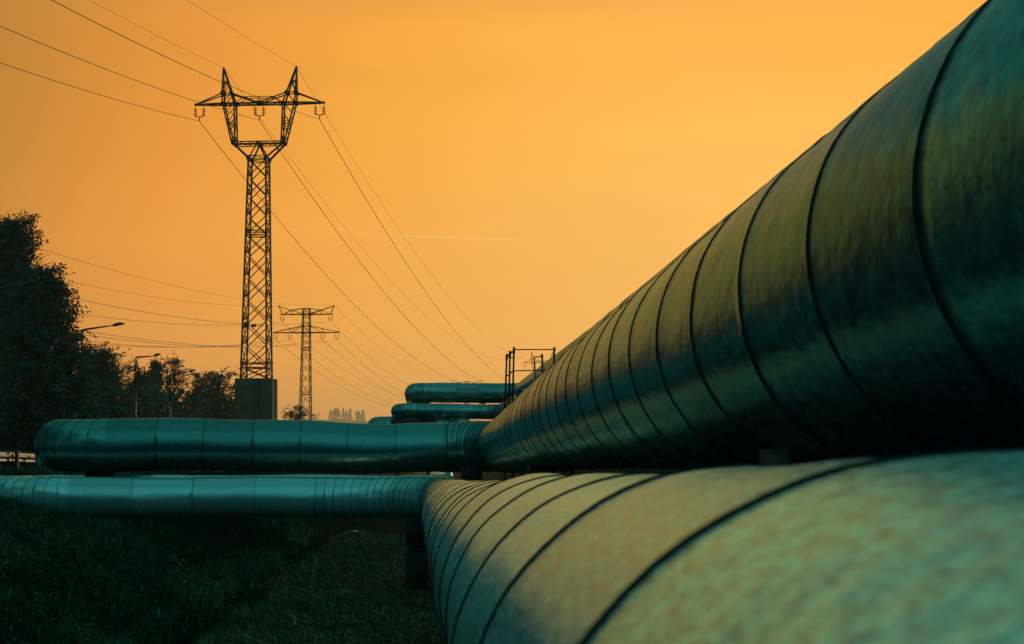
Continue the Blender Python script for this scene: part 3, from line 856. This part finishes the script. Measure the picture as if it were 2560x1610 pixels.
def two_arm_pylon(label, loc, rz):
    t = thing('lattice_pylon', label, 'pylon', loc, rz, 'lattice power pylons')
    q = .0698
    zp = lambda px: (1170 - px) * q + H
    z3 = lambda y: zp(760 + y / 10.817)
    zt, zb = zp(773), .25
    hw = lambda z: .563 + (.94 - .563) * (zt - z) / (zt - zp(1052))
    m = MB()
    W = hw(zb) + .35
    for sx in (-1, 1):
        for sy in (-1, 1): m.box((sx * hw(zb), sy * hw(zb), 0), (.7, .7, .5))
    m.build('footings', M['concrete'], t)
    lv = [zb, zp(1150), zp(1100), zp(1068), zp(1038), zp(1011), zp(987.5), zp(960), zp(935), zp(910), zp(877), zp(864), zp(849), zp(833), zp(817), zp(802), zp(787.5), zt]
    m = MB(); pylon_mast(m, lv, hw, [zp(1038), zp(987.5), zp(877)], .13, .06)
    for z in (zp(1041), zp(988), zp(878)): m.box((0, -hw(z), z), (.45, .1, .26))
    for z in (z3(298), z3(793), z3(615)):
        w = hw(z)
        for sx in (-1, 1):
            for sy in (-1, 1): m.box((sx * w, sy * w, z), (.3, .3, .34))
    m.build('mast', M['pylon'], t)
    za = z3(298)
    m = MB(); w = hw(za)
    for sy in (-1, 1):
        m.bar((-w, sy * w, za), (w, sy * w, za), .15); m.bar((-w, sy * w, zt), (w, sy * w, zt), .1)
        for sx in (-1, 1):
            m.bar((sx * w, sy * w, za), (sx * 4.6, sy * .1, za), .15)
            m.bar((sx * 4.2, sy * .12, za), (sx * 2.66, sy * .3, z3(185)), .08); m.bar((sx * 2.66, sy * .3, z3(185)), (sx * .56, sy * .56, zt), .08)
            m.bar((sx * 2.66, sy * .3, z3(185)), (sx * 2.66, sy * .3, za), .07)
    for sx in (-1, 1):
        for i in range(8):
            x0 = w + i * .48; y0 = w * (1 - i / 9); y1 = w * (1 - (i + 1) / 9)
            m.bar((sx * x0, (-y0 if i % 2 else y0), za), (sx * (x0 + .48), (y1 if i % 2 else -y1), za), .05)
    m.build('crossarm', M['pylon'], t)
    for sx in (-1, 1):
        m = MB()
        for sy in (-1, 1):
            m.bar((sx * 4.84, sy * .05, z3(75)), (sx * .6, sy * .5, za + .08), .11); m.bar((sx * 4.84, sy * .05, z3(75)), (sx * 4.25, sy * .12, za), .11)
        m.box((sx * 4.84, 0, z3(70)), (.24, .2, .24))
        m.build('earth_wire_horn', M['pylon'], t)
    zl = z3(793); w = hw(zl)
    m = MB()
    for sy in (-1, 1):
        m.bar((-w, sy * w, zl), (w, sy * w, zl), .15); m.bar((-w, sy * w, z3(615)), (w, sy * w, z3(615)), .08)
        for sx in (-1, 1):
            m.bar((sx * w, sy * w, zl), (sx * 5.82, sy * .1, zl), .15)
            m.bar((sx * w, sy * w, z3(615)), (sx * 5.7, sy * .1, zl + .1), .09)
            m.bar((sx * w, sy * w, z3(620)), (sx * 2.7, sy * .35, zl), .06)
            m.bar((sx * 2.9, sy * .33, z3(705)), (sx * 2.9, sy * .33, zl), .07)
    for sx in (-1, 1):
        for i in range(9):
            x0 = w + i * .54; y0 = w * (1 - i / 10); y1 = w * (1 - (i + 1) / 10)
            m.bar((sx * x0, (-y0 if i % 2 else y0), zl), (sx * (x0 + .54), (y1 if i % 2 else -y1), zl), .05)
    m.build('crossarm', M['pylon'], t)
    pts = []
    for x, zz_, ye_ in ((-4.26, 298, 440), (4.26, 298, 440), (-5.43, 793, 935), (-2.88, 793, 935), (2.88, 793, 935), (5.43, 793, 935)):
        insulator(t, x, z3(zz_) - .05, z3(ye_), z3(ye_ + 45), .29, .9); pts.append(Vector((x, 0, z3(ye_ + 50))))
    return t, pts + [Vector((sx * 4.84, 0, z3(70))) for sx in (-1, 1)]

def copy_tree(o, parent=None):
    c = o.copy(); COL.objects.link(c)
    if parent is not None: c.parent = parent
    for ch in list(o.children): copy_tree(ch, c)
    return c

Y1, Y3 = 157.0, 545.0
p1 = P(638.5, 1170, Y1); p3 = P(1356, 1170, Y3)
dirA = math.atan2(p3.x - p1.x, Y3 - Y1)
pyl1, att1 = horned_pylon('tall near horned pylon standing on a high concrete base', (p1.x, Y1, 0), -dirA)
pyl3 = copy_tree(pyl1); pyl3.location = (p3.x, Y3, 0)
pyl3['label'] = 'small distant horned pylon seen through the platform railing'
Y2, Y4 = 314.0, 578.0
p2 = P(762.6, 1170, Y2); p4 = P(1167, 1170, Y4)
dirB = math.atan2(p4.x - p2.x, Y4 - Y2)
pyl2, att2 = two_arm_pylon('two-armed lattice pylon just right of the concrete base', (p2.x, Y2, 0), -dirB)
pyl4 = copy_tree(pyl2); pyl4.location = (p4.x, Y4, 0)
pyl4['label'] = 'faint pylon top peeking over the upper far pipe'

# ------------------------------------------------------------------ wires
def wire(a, b, sag, r, label, group, n=70):
    m = MB(); pts = []
    for i in range(n + 1):
        t = i / n; p = a.lerp(b, t); p.z -= 4 * sag * t * (1 - t); pts.append(p)
    m.tube(pts, r, 5)
    o = m.build('power_line', M['wire'], None, True)
    return tag(o, label, 'power line', group)
def world_pts(loc, rz, pts):
    R = Matrix.Rotation(rz, 3, 'Z'); return [Vector(loc) + R @ p for p in pts]
A1, A3 = world_pts((p1.x, Y1, 0), -dirA, att1), world_pts((p3.x, Y3, 0), -dirA, att1)
B2, B4 = world_pts((p2.x, Y2, 0), -dirB, att2), world_pts((p4.x, Y4, 0), -dirB, att2)
stepA = Vector((p1.x - p3.x, Y1 - Y3, 0)) * .95
stepB = Vector((p2.x - p4.x, Y2 - Y4, 0)) * 1.35
NA = ['left insulator', 'middle insulator', 'right insulator', 'left horn tip', 'right horn tip']
SA = [13.3, 13.3, 13.3, 11.0, 11.0]
for i in range(5):
    r = .020 if i < 3 else .011
    wire(A1[i], A1[i] + stepA, SA[i] * .95, r * 1.25, 'wire leaving the %s of the tall near pylon to the upper left' % NA[i], 'wires left of the near pylon', 150)
    wire(A1[i], A3[i], SA[i], r * 1.5, 'wire from the %s of the tall near pylon dropping to the right' % NA[i], 'wires right of the near pylon', 90)
NB = ['upper left insulator', 'upper right insulator', 'lower outer left insulator', 'lower inner left insulator', 'lower inner right insulator', 'lower outer right insulator', 'left horn tip', 'right horn tip']
for i in range(8):
    r = .026 if i < 6 else .018
    wire(B2[i], B2[i] + stepB, 9.5 if i < 6 else 8.5, r, 'faint wire from the %s of the two-armed pylon towards the left trees' % NB[i], 'wires left of the two-armed pylon', 120)
    wire(B2[i], B4[i], 7.0 if i < 6 else 6.0, r * 1.1, 'faint wire from the %s of the two-armed pylon sagging to the right' % NB[i], 'wires right of the two-armed pylon', 60)

# ------------------------------------------------------------------ street lamps
def lamp_parts(t, h, arm, tilt):
    m = MB(); m.tube([(0, 0, -.3), (0, 0, h * .45), (0, 0, h * .72)], [.085, .08, .075], 10); m.tube([(0, 0, h * .72), (0, 0, h - .06), (0, 0, h)], [.055, .05, .05], 10); m.build('pole', M['lamp'], t, True)
    m = MB(); m.tube([(-.03, 0, h - .04), (.08, 0, h + .01), (arm * .78, 0, h + .78 * arm * tilt), (arm * .82, 0, h + .78 * arm * tilt + .005)], [.05, .055, .038, .03], 8); m.build('arm', M['lamp'], t, True)
    m = MB(); z = h + .78 * arm * tilt
    pts = [(arm * .80, 0, z), (arm * .96, 0, z + .03), (arm * 1.02, 0, z + .06), (arm * 1.18, 0, z + .12), (arm * 1.30, 0, z + .13), (arm * 1.36, 0, z + .12)]
    m.tube(pts, [.025, .03, .075, .085, .05, .012], 8); m.build('lantern', M['lamp'], t, True)
lamps = [(-28, 725, 68, 95, 'street lamp whose arm reaches in at the left edge before the big tree'),
         (205, 825, 90, 312, 'nearest whole street lamp at the edge of the big tree'),
         (340, 893, 113.8, 402, 'street lamp in front of the thin open tree'),
         (427, 936, 134.6, 489, 'street lamp between bushy trees left of the concrete base'),
         (486, 967, 155, 545, 'faint street lamp standing within the trees'),
         (536, 990, 174, 588, 'fainter lamp with level arm just left of the concrete base'),
         (548, 1006, 190, 590, 'faintest lowest lamp arm beside the concrete base')]
for px, py, Y, pe, lab in lamps:
    p = P(px, py, Y); e = P(pe, py, Y)
    g = float(ground_z(p.x, Y))
    t = thing('street_lamp', lab, 'street lamp', (p.x, Y, g), 0, 'street lamps along the road')
    lamp_parts(t, p.z - g, (e.x - p.x) / 1.36, .16 if py != 893 else .06)

# ------------------------------------------------------------------ guard rail
GX = -12.5
gr = thing('guard_rail', 'shining metal guard rail at the left edge above the grass bank', 'guard rail', (GX, 53, 2.1), 0)
prof = [(-.02, .49), (-.05, .53), (-.05, .59), (.03, .63), (.03, .66), (-.05, .70), (-.05, .76), (-.02, .80)]
m = MB(); N = len(prof); vs = []; ysr = np.linspace(-24, 6.4, 15)
for j, y in enumerate(ysr):
    for (d, z) in prof: vs.append((d + .012 * math.sin(y * 1.3), y, z + .012 * math.sin(y * .9)))
m.add(vs, [(j * N + i, j * N + i + 1, (j + 1) * N + i + 1, (j + 1) * N + i) for j in range(len(ysr) - 1) for i in range(N - 1)])
m.build('rail_beam', M['rail'], gr, True)
m = MB()
for y in np.arange(-24, 6, 4.0): m.box((.032, y + 1.9, .645), (.02, .10, .30))
m.build('splice_plates', M['rail'], gr)
for y in (6.0, 2.0, -2.0, -6.0, -10.0, -14.0, -18.0, -22.0):
    m = MB(); m.box((.13, y, .27), (.17 if y > 5 else .1, .16, 1.10)); m.build('post', M['railpost'], gr)
m = MB(); m.bar((.16, 4.6, .74), (.5, 3.6, .02), .11); m.build('slanting_stay', M['railpost'], gr)

# ------------------------------------------------------------------ trees
def tri_tube(paths, radii):
    V, T = [], []; n = 0
    for pts, rs in zip(paths, radii):
        k = len(pts)
        d = np.gradient(pts, axis=0); d /= np.linalg.norm(d, axis=1)[:, None] + 1e-9
        ref = np.where(np.abs(d[:, 2:3]) < .9, np.array([[0, 0, 1.0]]), np.array([[0, 1.0, 0]]))
        u = np.cross(d, ref); u /= np.linalg.norm(u, axis=1)[:, None] + 1e-9
        w = np.cross(u, d)
        for s in range(5):
            a = 2 * PI * s / 5
            V.append(pts + (u * math.cos(a) + w * math.sin(a)) * rs[:, None])
        for s in range(5):
            s2 = (s + 1) % 5
            for i in range(k - 1):
                T.append((n + s * k + i, n + s * k + i + 1, n + s2 * k + i + 1, n + s2 * k + i))
        n += 5 * k
    return np.concatenate(V), np.array(T)

def make_tree(name, label, loc, h, r, seed, n_cl=120, n_leaf=60, leaf=.24, low=.05, shape='round', sparse=0.0, droop=.5, clr=.55, group=None, cat='tree', stems=1, rz=0):
    rng = np.random.default_rng(seed)
    t = thing(name, label, cat, loc, rz, group)
    paths, radii, cen = [], [], []
    def env(zf):
        if shape == 'round': return r * np.sqrt(np.clip(1 - ((zf - .5) / .56) ** 2, 0.02, 1))
        if shape == 'full': return r * np.clip(1.05 - .75 * np.clip((zf - .35) / .65, 0, 1) ** 1.6 - .25 * np.clip((.3 - zf) / .3, 0, 1), .05, 1.1)
        if shape == 'vase': return r * (.22 + .85 * np.clip(zf, 0, 1) ** 1.1) * np.sqrt(np.clip((1.03 - zf) / .22, 0.02, 1))
        if shape == 'column': return r * np.clip(np.minimum(zf * 4 + .4, 1), 0, 1) * (1 - .85 * np.clip((zf - .35) / .65, 0, 1) ** 1.3)
    bases = [(0, 0)] if stems == 1 else [(rng.normal(0, r * .16), rng.normal(0, r * .12)) for _ in range(stems)]
    trunks = []
    for bx, by in bases:
        k = 9; zt = np.linspace(0, h * (.92 if stems == 1 else rng.uniform(.7, .95)), k)
        lean = rng.normal(0, .05 if stems == 1 else .16, 2)
        pts = np.stack([bx + lean[0] * zt + .02 * h * np.sin(zt / h * 5 + seed), by + lean[1] * zt, zt - .25 * (zt == 0)], -1)
        paths.append(pts); radii.append(np.linspace(h * .022 / stems ** .5, h * .003, k)); trunks.append(pts)
    # uneven crown: lobes pushed outward by low-frequency random directions
    lobes = [(rng.uniform(0, 2 * PI), rng.uniform(.1, .95), rng.uniform(.6, 1.35)) for _ in range(13)]
    for i in range(n_cl):
        zf = low + (1 - low) * rng.beta(1.5, 1.15); a = rng.uniform(0, 2 * PI)
        lob = 1.0
        for la, lz, lv in lobes:
            dd = 1 - math.cos(a - la) + ((zf - lz) * 3) ** 2
            lob += (lv - 1) * math.exp(-dd * 2.2)
        rad = env(zf) * lob * math.sqrt(rng.uniform(.06, 1))
        z = zf * h
        tr = trunks[rng.integers(len(trunks))]
        c = np.array([rad * math.cos(a) + np.interp(z, tr[:, 2], tr[:, 0]), rad * math.sin(a) + np.interp(z, tr[:, 2], tr[:, 1]), z])
        cen.append(c)
        z0 = max(.3, z - rad * rng.uniform(.5, 1.2) - .04 * h); z0 = min(z0, tr[-1, 2] * .98)
        b0 = np.array([np.interp(z0, tr[:, 2], tr[:, 0]), np.interp(z0, tr[:, 2], tr[:, 1]), z0])
        mid = b0 * .45 + c * .55 + np.array([*rng.normal(0, .05 * r, 2), .03 * h + rng.normal(0, .02 * h)])
        q = np.linspace(0, 1, 5)[:, None]
        pts = (1 - q) ** 2 * b0 + 2 * q * (1 - q) * mid + q ** 2 * c
        paths.append(pts); radii.append(np.linspace(h * .0055, h * .0012, 5))
        for _ in range(2):
            e = c + np.clip(rng.normal(0, clr, 3), -clr, clr) * (1, 1, .6)
            paths.append(np.stack([pts[3], (pts[3] + e) / 2 + rng.normal(0, .06, 3), e])); radii.append(np.array([h * .002, h * .0013, h * .0006]))
    V, T = tri_tube(paths, radii)
    mesh_np('trunk', V, T, None, M['bark'], t, True)
    cen = np.array(cen)
    cnt = np.maximum(4, (n_leaf * rng.uniform(.35, 1.4, n_cl) * (1 - sparse * rng.uniform(0, 1, n_cl)))).astype(int)
    ci = np.repeat(np.arange(n_cl), cnt); n = len(ci)
    sz = rng.uniform(.6, 1.4, n_cl)[ci, None]
    # leaves hang in short sprays inside each clump
    nsp = 7
    spd = np.clip(rng.normal(0, 1, (n_cl, nsp, 3)), -1.5, 1.5) * clr * (1, 1, .75)
    si = rng.integers(0, nsp, n)
    along = rng.uniform(.1, 1.0, n)[:, None]
    p = cen[ci] + spd[ci, si] * along * sz + np.clip(rng.normal(0, clr * .15, (n, 3)), -clr * .3, clr * .3)
    p[:, 2] -= droop * (along[:, 0] ** 2) * clr * .5
    p[:, 2] = np.maximum(p[:, 2], .02)
    d = spd[ci, si] + rng.normal(0, .45 * clr, (n, 3)); d[:, 2] -= droop * clr
    d /= np.linalg.norm(d, axis=1)[:, None] + 1e-9
    u = np.cross(d, rng.normal(0, 1, (n, 3))); u /= np.linalg.norm(u, axis=1)[:, None] + 1e-9
    L = leaf * rng.uniform(.6, 1.3, n)[:, None]; W = L * .20
    v = np.stack([p - d * L * .5, p + u * W, p + d * L * .5, p - u * W], 1).reshape(-1, 3)
    q = np.arange(4 * n).reshape(-1, 4)
    tone = np.repeat((rng.uniform(.6, 1.5, n_cl)[ci] * rng.uniform(.75, 1.25, n)), 4)
    mesh_np('crown', v, q, None, M['leaf'], t, False, {'tone': tone})
    return t

def tree_at(px, ptop, Y, hw, label, seed, **k):
    p = P(px, ptop, Y); g = float(ground_z(p.x, Y)) - .05
    return make_tree(k.pop('name', 'tree'), label, (p.x, Y, g), (p.z - g) / k.pop('hs', 1.04), hw * Y / F, seed, group='trees along the road', **k)
tree_at(5, 520, 97, 165, 'tallest dark willow-like tree at the left edge', 21, n_cl=620, n_leaf=130, leaf=.17, low=.02, shape='full', droop=.8, clr=.62)
tree_at(128, 655, 84, 100, 'drooping tree right of the tallest one, with a ragged right edge', 22, n_cl=460, n_leaf=130, leaf=.17, low=.02, shape='full', droop=1.0, clr=.55)
tree_at(-215, 415, 86, 210, 'big dark tree beyond the left edge', 23, n_cl=260, n_leaf=60, leaf=.34, low=.02, shape='full', clr=.8)
tree_at(-560, 330, 66, 280, 'nearest big roadside tree, beyond the left edge', 24, n_cl=240, n_leaf=60, leaf=.34, low=.02, shape='full', clr=.8)
for i, (x_, y_, h_, r_) in enumerate([(-22, 52, 15, 5.5), (-20.5, 41, 14, 5), (-22, 30, 15.5, 5.5), (-21, 18, 14, 5), (-22, 5, 15, 5.5), (-21, -9, 15, 5.5)]):
    make_tree('tree', ['roadside tree level with the lower pipe bend, outside the picture', 'roadside tree a little nearer, outside the picture', 'roadside tree opposite the grass field, outside the picture', 'roadside tree opposite the near field, outside the picture', 'roadside tree level with the viewer, outside the picture', 'roadside tree behind the viewer, outside the picture'][i],
              (x_, y_, 2.0), h_, r_, 100 + i, n_cl=130, n_leaf=60, leaf=.5, low=.0, shape='full', clr=1.0, group='trees along the road')
src = [o for o in COL.objects if o.get('label', '').startswith('roadside tree')]
for i, (x_, y_) in enumerate([(17, 32), (14, 20), (16, 8), (15, -5)]):  # unseen trees added to block the right-hand sky from the pipes
    o = copy_tree(src[i]); o.location = (x_, y_, 0); o.rotation_euler = (0, 0, 1 + i)
    o['label'] = ['added tree hidden behind the middle of the large pipe', 'added tree hidden behind the near half of the large pipe', 'added tree to the right of the viewer, outside the picture', 'added tree behind and right of the viewer, outside the picture'][i]
    o['group'] = 'added trees right of the pipes'
tree_at(238, 858, 114, 64, 'rounded dense tree behind the nearest whole street lamp', 25, n_cl=230, n_leaf=80, leaf=.22, low=.0, shape='round', clr=.5)
tree_at(320, 868, 131, 44, 'thin open tree with sky showing through its branches', 26, n_cl=95, n_leaf=34, leaf=.24, low=.35, shape='vase', sparse=.5, clr=.5)
tree_at(372, 925, 150, 42, 'dense dark upright tree right of the thin open tree', 27, n_cl=170, n_leaf=80, leaf=.24, low=.0, shape='column', clr=.55, stems=2)
tree_at(398, 890, 158, 30, 'narrow upright tree behind the street lamp arm', 28, n_cl=140, n_leaf=76, leaf=.25, low=.0, shape='column', clr=.5)
tree_at(432, 884, 163, 40, 'taller fanned tree in the middle of the tree row', 29, n_cl=150, n_leaf=58, leaf=.25, low=.08, shape='vase', sparse=.4, clr=.55, stems=3)
tree_at(496, 912, 176, 44, 'bushy-topped tree between the two fainter lamps', 30, n_cl=150, n_leaf=64, leaf=.27, low=.05, shape='vase', sparse=.3, clr=.6, stems=3)
tree_at(548, 918, 186, 44, 'fan-shaped tree left of the concrete base', 31, n_cl=140, n_leaf=54, leaf=.27, low=.1, shape='vase', sparse=.4, clr=.55, stems=4)
tree_at(574, 990, 196, 30, 'low bushy tree touching the concrete base', 32, n_cl=90, n_leaf=56, leaf=.28, low=.05, shape='round', clr=.5)
tree_at(712, 1006, 240, 34, 'small tree just right of the concrete base', 33, n_cl=75, n_leaf=46, leaf=.32, low=.15, shape='vase', sparse=.3, clr=.55, stems=2)
sh = [(20, 1000, 86, 70), (110, 985, 88, 60), (200, 900, 84, 44), (255, 975, 108, 50), (310, 955, 122, 46), (365, 965, 138, 44), (415, 972, 146, 40), (460, 978, 156, 42), (515, 985, 166, 42), (562, 1004, 178, 34), (-120, 980, 80, 80)]
for i, (px, py, Y, hw) in enumerate(sh):
    lab = ['low dark bush under the tallest tree at the left edge', 'low bush under the drooping tree', 'bush at the foot of the nearest whole lamp', 'bush under the rounded dense tree', 'bush under the thin open tree',
           'bush under the dense upright tree', 'bush under the narrow upright tree', 'bush below the taller fanned tree', 'bush below the bushy-topped tree', 'bush beside the concrete base', 'bush beyond the left edge of the tall tree'][i]
    p = P(px, py, Y); g = float(ground_z(p.x, Y)) - .05
    make_tree('bush', lab, (p.x, Y, g), p.z - g, hw * Y / F, 60 + i, n_cl=75, n_leaf=80, leaf=.28, low=.0, shape='round', clr=.55, group='bushes under the trees', cat='bush', stems=2)

# far hill with a row of poplars, half lost in the mist
hx = np.linspace(-2600, 2600, 120); hy = np.linspace(3500, 5200, 16)
ax, ay = np.meshgrid(hx, hy)
az = 112 * np.sin(np.clip((ay - 3500) / 600, 0, 1) * PI / 2) ** 2 + 3.0 * np.sin(ax * .02) + 1.4 * np.sin(ax * .071 + 1) - 4
hv = np.stack([ax, ay, az], -1).reshape(-1, 3); n_ = len(hx)
i0 = np.array([j * n_ + i for j in range(len(hy) - 1) for i in range(n_ - 1)])
tag(mesh_np('hills', hv, np.stack([i0, i0 + 1, i0 + 1 + n_, i0 + n_], -1), None, M['ground'], smooth=True), 'low hazy hill on the horizon', kind='structure')
FY = 4200
pops = [(825, 1026, 3.4), (834, 1022, 4), (841, 1022, 4.5), (848, 1022, 4), (858, 1022, 3.6), (864, 1027, 3), (874, 1022, 4), (893, 1028, 3.5), (900, 1028, 4), (907, 1026, 4)]
POP = ['leftmost far poplar, a little apart', 'tall far poplar at the left end of the dense poplar clump', 'far poplar second in the dense clump', 'far poplar at the right end of the dense clump', 'slim far poplar right of the dense clump', 'shorter far poplar beside the slim one',
       'lone pointed far poplar in the row', 'far poplar starting the right-hand clump', 'far poplar in the middle of the right-hand clump', 'rightmost poplar of the far hazy row']
pp = None
for i, (px, py, hw) in enumerate(pops):
    p = P(px, py, FY); zb_ = 106.0
    if pp is None:
        pp = make_tree('poplar', POP[0], (p.x, FY, zb_), p.z - zb_, hw * FY / F, 90, n_cl=48, n_leaf=13, leaf=4.2, low=.0, shape='column', clr=1.0, group='hazy far poplars'); pp_h, pp_w = p.z - zb_, hw
    else:
        o = copy_tree(pp); o.location = (p.x, FY, zb_); o['label'] = POP[i]; o.rotation_euler = (0, 0, i * 1.3); o.scale = (hw / pp_w, hw / pp_w, (p.z - zb_) / pp_h)
rng = np.random.default_rng(77)
n = 4200
bx = rng.uniform(-480, 90, n); by = FY + rng.uniform(-10, 10, n)
env_ = 5 + 3.5 * np.sin(bx * .06) + 3 * np.sin(bx * .17 + 2) + 2.2 * np.sin(bx * .45)
bz = 106 + 1.9 * np.clip(env_, 1, 14) * rng.uniform(0, 1, n)
c = np.stack([bx, by, bz], -1); d = rng.normal(0, 1, (n, 3)); d /= np.linalg.norm(d, axis=1)[:, None]; u = np.cross(d, rng.normal(0, 1, (n, 3))); u /= np.linalg.norm(u, axis=1)[:, None]
v = np.stack([c - d * 2.6, c + u * 1.4, c + d * 2.6, c - u * 1.4], 1).reshape(-1, 3)
tag(mesh_np('far_wood', v, np.arange(4 * n).reshape(-1, 4), None, M['leaf'], None, False, {'tone': np.ones(4 * n)}), 'hazy band of far trees on the horizon under the poplars', 'wood', kind='stuff')

# ------------------------------------------------------------------ grass
def grass(n, seed):
    rng = np.random.default_rng(seed)
    u_ = rng.uniform(0, 1, n)
    y0, y1 = 19.0, 66.0
    y = (y0 ** -.9 + u_ * (y1 ** -.9 - y0 ** -.9)) ** (-1 / .9)
    x = rng.uniform(-.262, .035, n) * y
    x = np.where(rng.uniform(0, 1, n) < .0, x, x)
    dens = np.clip(.5 + .30 * np.sin(x * 1.9 + 1.3 * np.sin(y * .8)) * np.sin(y * 1.3 + x) + .35 * np.sin(x * 6.1 + 2 * np.sin(y * 2.3)) * np.sin(y * 3.7 + 1.5 * np.sin(x * 4.1)) + .2 * np.sin(x * 15 + y * 7) * np.sin(y * 11 - x * 5), 0, 1)
    keep = rng.uniform(0, 1, n) < np.clip(.12 + 1.1 * dens, .08, 1)
    keep &= ~((np.abs(x + 3.25 + (y - 30) * .008 + .12 * np.sin(y * .55)) < .30) & (rng.uniform(0, 1, n) < .9))
    x, y = x[keep], y[keep]; n = len(x)
    z = ground_z(x, y) - .01
    hgt = rng.gamma(4, .019, n) * (.45 + 1.1 * dens[keep]) + .02
    hgt *= 1 + .9 * ((x < -6.5) & (y > 40)) + .5 * ((np.abs(x + 3.0) < .9))
    a = rng.uniform(0, 2 * PI, n); bend = rng.uniform(.3, 1.3, n)
    dx, dy = np.cos(a), np.sin(a)
    w = rng.uniform(.004, .010, n)
    base = np.stack([x, y, z], -1)
    side = np.stack([-dy, dx, 0 * dx], -1) * w[:, None]
    mid = base + np.stack([dx * hgt * bend * .3, dy * hgt * bend * .3, hgt * .6], -1)
    tip = base + np.stack([dx * hgt * bend, dy * hgt * bend, hgt * (1 - .45 * bend)], -1)
    v = np.stack([base - side, base + side, mid + side * .8, mid - side * .8, tip + side * .12, tip - side * .12], 1).reshape(-1, 3)
    k = np.arange(n) * 6
    q = np.concatenate([np.stack([k, k + 1, k + 2, k + 3], -1), np.stack([k + 3, k + 2, k + 4, k + 5], -1)])
    tone = rng.uniform(.35, 1.3, n) * (.6 + .7 * dens[keep]); tone[rng.uniform(0, 1, n) < .06] *= 4.0  # a few blades coloured much brighter to stand for glints
    tag(mesh_np('grass', v, q, None, M['blade'], None, False, {'tone': np.repeat(tone, 6)}), 'rough dark grass covering the field and bank', 'grass', kind='stuff')
grass(620000, 4)

# molehills and litter
for i, (px, py, w, lab) in enumerate([(398, 1398, .34, 'small dark molehill left of the trench'), (612, 1421, .42, 'larger dark molehill near the trench'), (18, 1332, .40, 'dark molehill at the left edge of the slope'), (545, 1452, .45, 'low flat molehill nearest the trench')]):
    lo, hi = 15.0, 70.0                # walk the pixel ray to the grass
    for yy in np.linspace(lo, hi, 1200):
        p = P(px, py + 12, yy)
        if p.z <= float(ground_z(p.x, yy)): break
    rng = np.random.default_rng(300 + i); vs, qs = [], []
    NR, NA_ = 7, 22
    for r_ in range(NR):
        for a_ in range(NA_):
            f_ = r_ / (NR - 1); an = 2 * PI * a_ / NA_
            rr = w * (1 - f_) * (1 + .18 * math.sin(an * 3 + i) + rng.uniform(-.12, .12))
            vs.append((rr * math.cos(an), rr * math.sin(an) * .8, w * .46 * f_ ** .7 + rng.uniform(-.025, .025) - .03 * (r_ == 0)))
    for r_ in range(NR - 1):
        for a_ in range(NA_): qs.append((r_ * NA_ + a_, r_ * NA_ + (a_ + 1) % NA_, (r_ + 1) * NA_ + (a_ + 1) % NA_, (r_ + 1) * NA_ + a_))
    o = mesh_np('molehill', vs, qs, None, M['soil'], None, False, loc=(p.x, p.y, float(ground_z(p.x, p.y))))
    tag(o, lab, 'molehill', 'molehills in the grass')
for i, (px, py, s_, lab) in enumerate([(884, 1332, .13, 'scrap of white film on the grass beyond the trench'), (868, 1334, .07, 'smaller scrap of white film beside the first')]):
    for yy in np.linspace(30, 110, 2000):
        p = P(px, py, yy)
        if p.z <= float(ground_z(p.x, yy)) + .05: break
    rng = np.random.default_rng(400 + i); vs, qs = [], []
    for a_ in range(5):
        for b_ in range(5): vs.append(((a_ - 2) * s_ * .5 + rng.normal(0, s_ * .15), (b_ - 2) * s_ * .4 + rng.normal(0, s_ * .15), abs(rng.normal(0, s_ * .5)) + .06))
    for a_ in range(4):
        for b_ in range(4): qs.append((a_ * 5 + b_, a_ * 5 + b_ + 1, (a_ + 1) * 5 + b_ + 1, (a_ + 1) * 5 + b_))
    o = mesh_np('litter', vs, qs, None, M['litter'], None, False, loc=(p.x, p.y, float(ground_z(p.x, p.y)))); tag(o, lab, 'litter', 'scraps of litter')

# ------------------------------------------------------------------ haze
HAZE = 0.00020
if HAZE:
    m = bpy.data.materials.new('evening_haze'); m.use_nodes = True
    n, l = m.node_tree.nodes, m.node_tree.links
    n.remove(n['Principled BSDF'])
    v = n.new("ShaderNodeVolumePrincipled")
    v.inputs['Color'].default_value = (.95, .88, .74, 1)
    v.inputs['Density'].default_value = HAZE
    v.inputs['Anisotropy'].default_value = .62
    l.new(v.outputs[0], n['Material Output'].inputs['Volume'])
    mb = MB(); mb.box((0, 2900, 72), (6400, 7300, 160))
    tag(mb.build('haze', m), 'pale evening haze over the fields', kind='stuff')
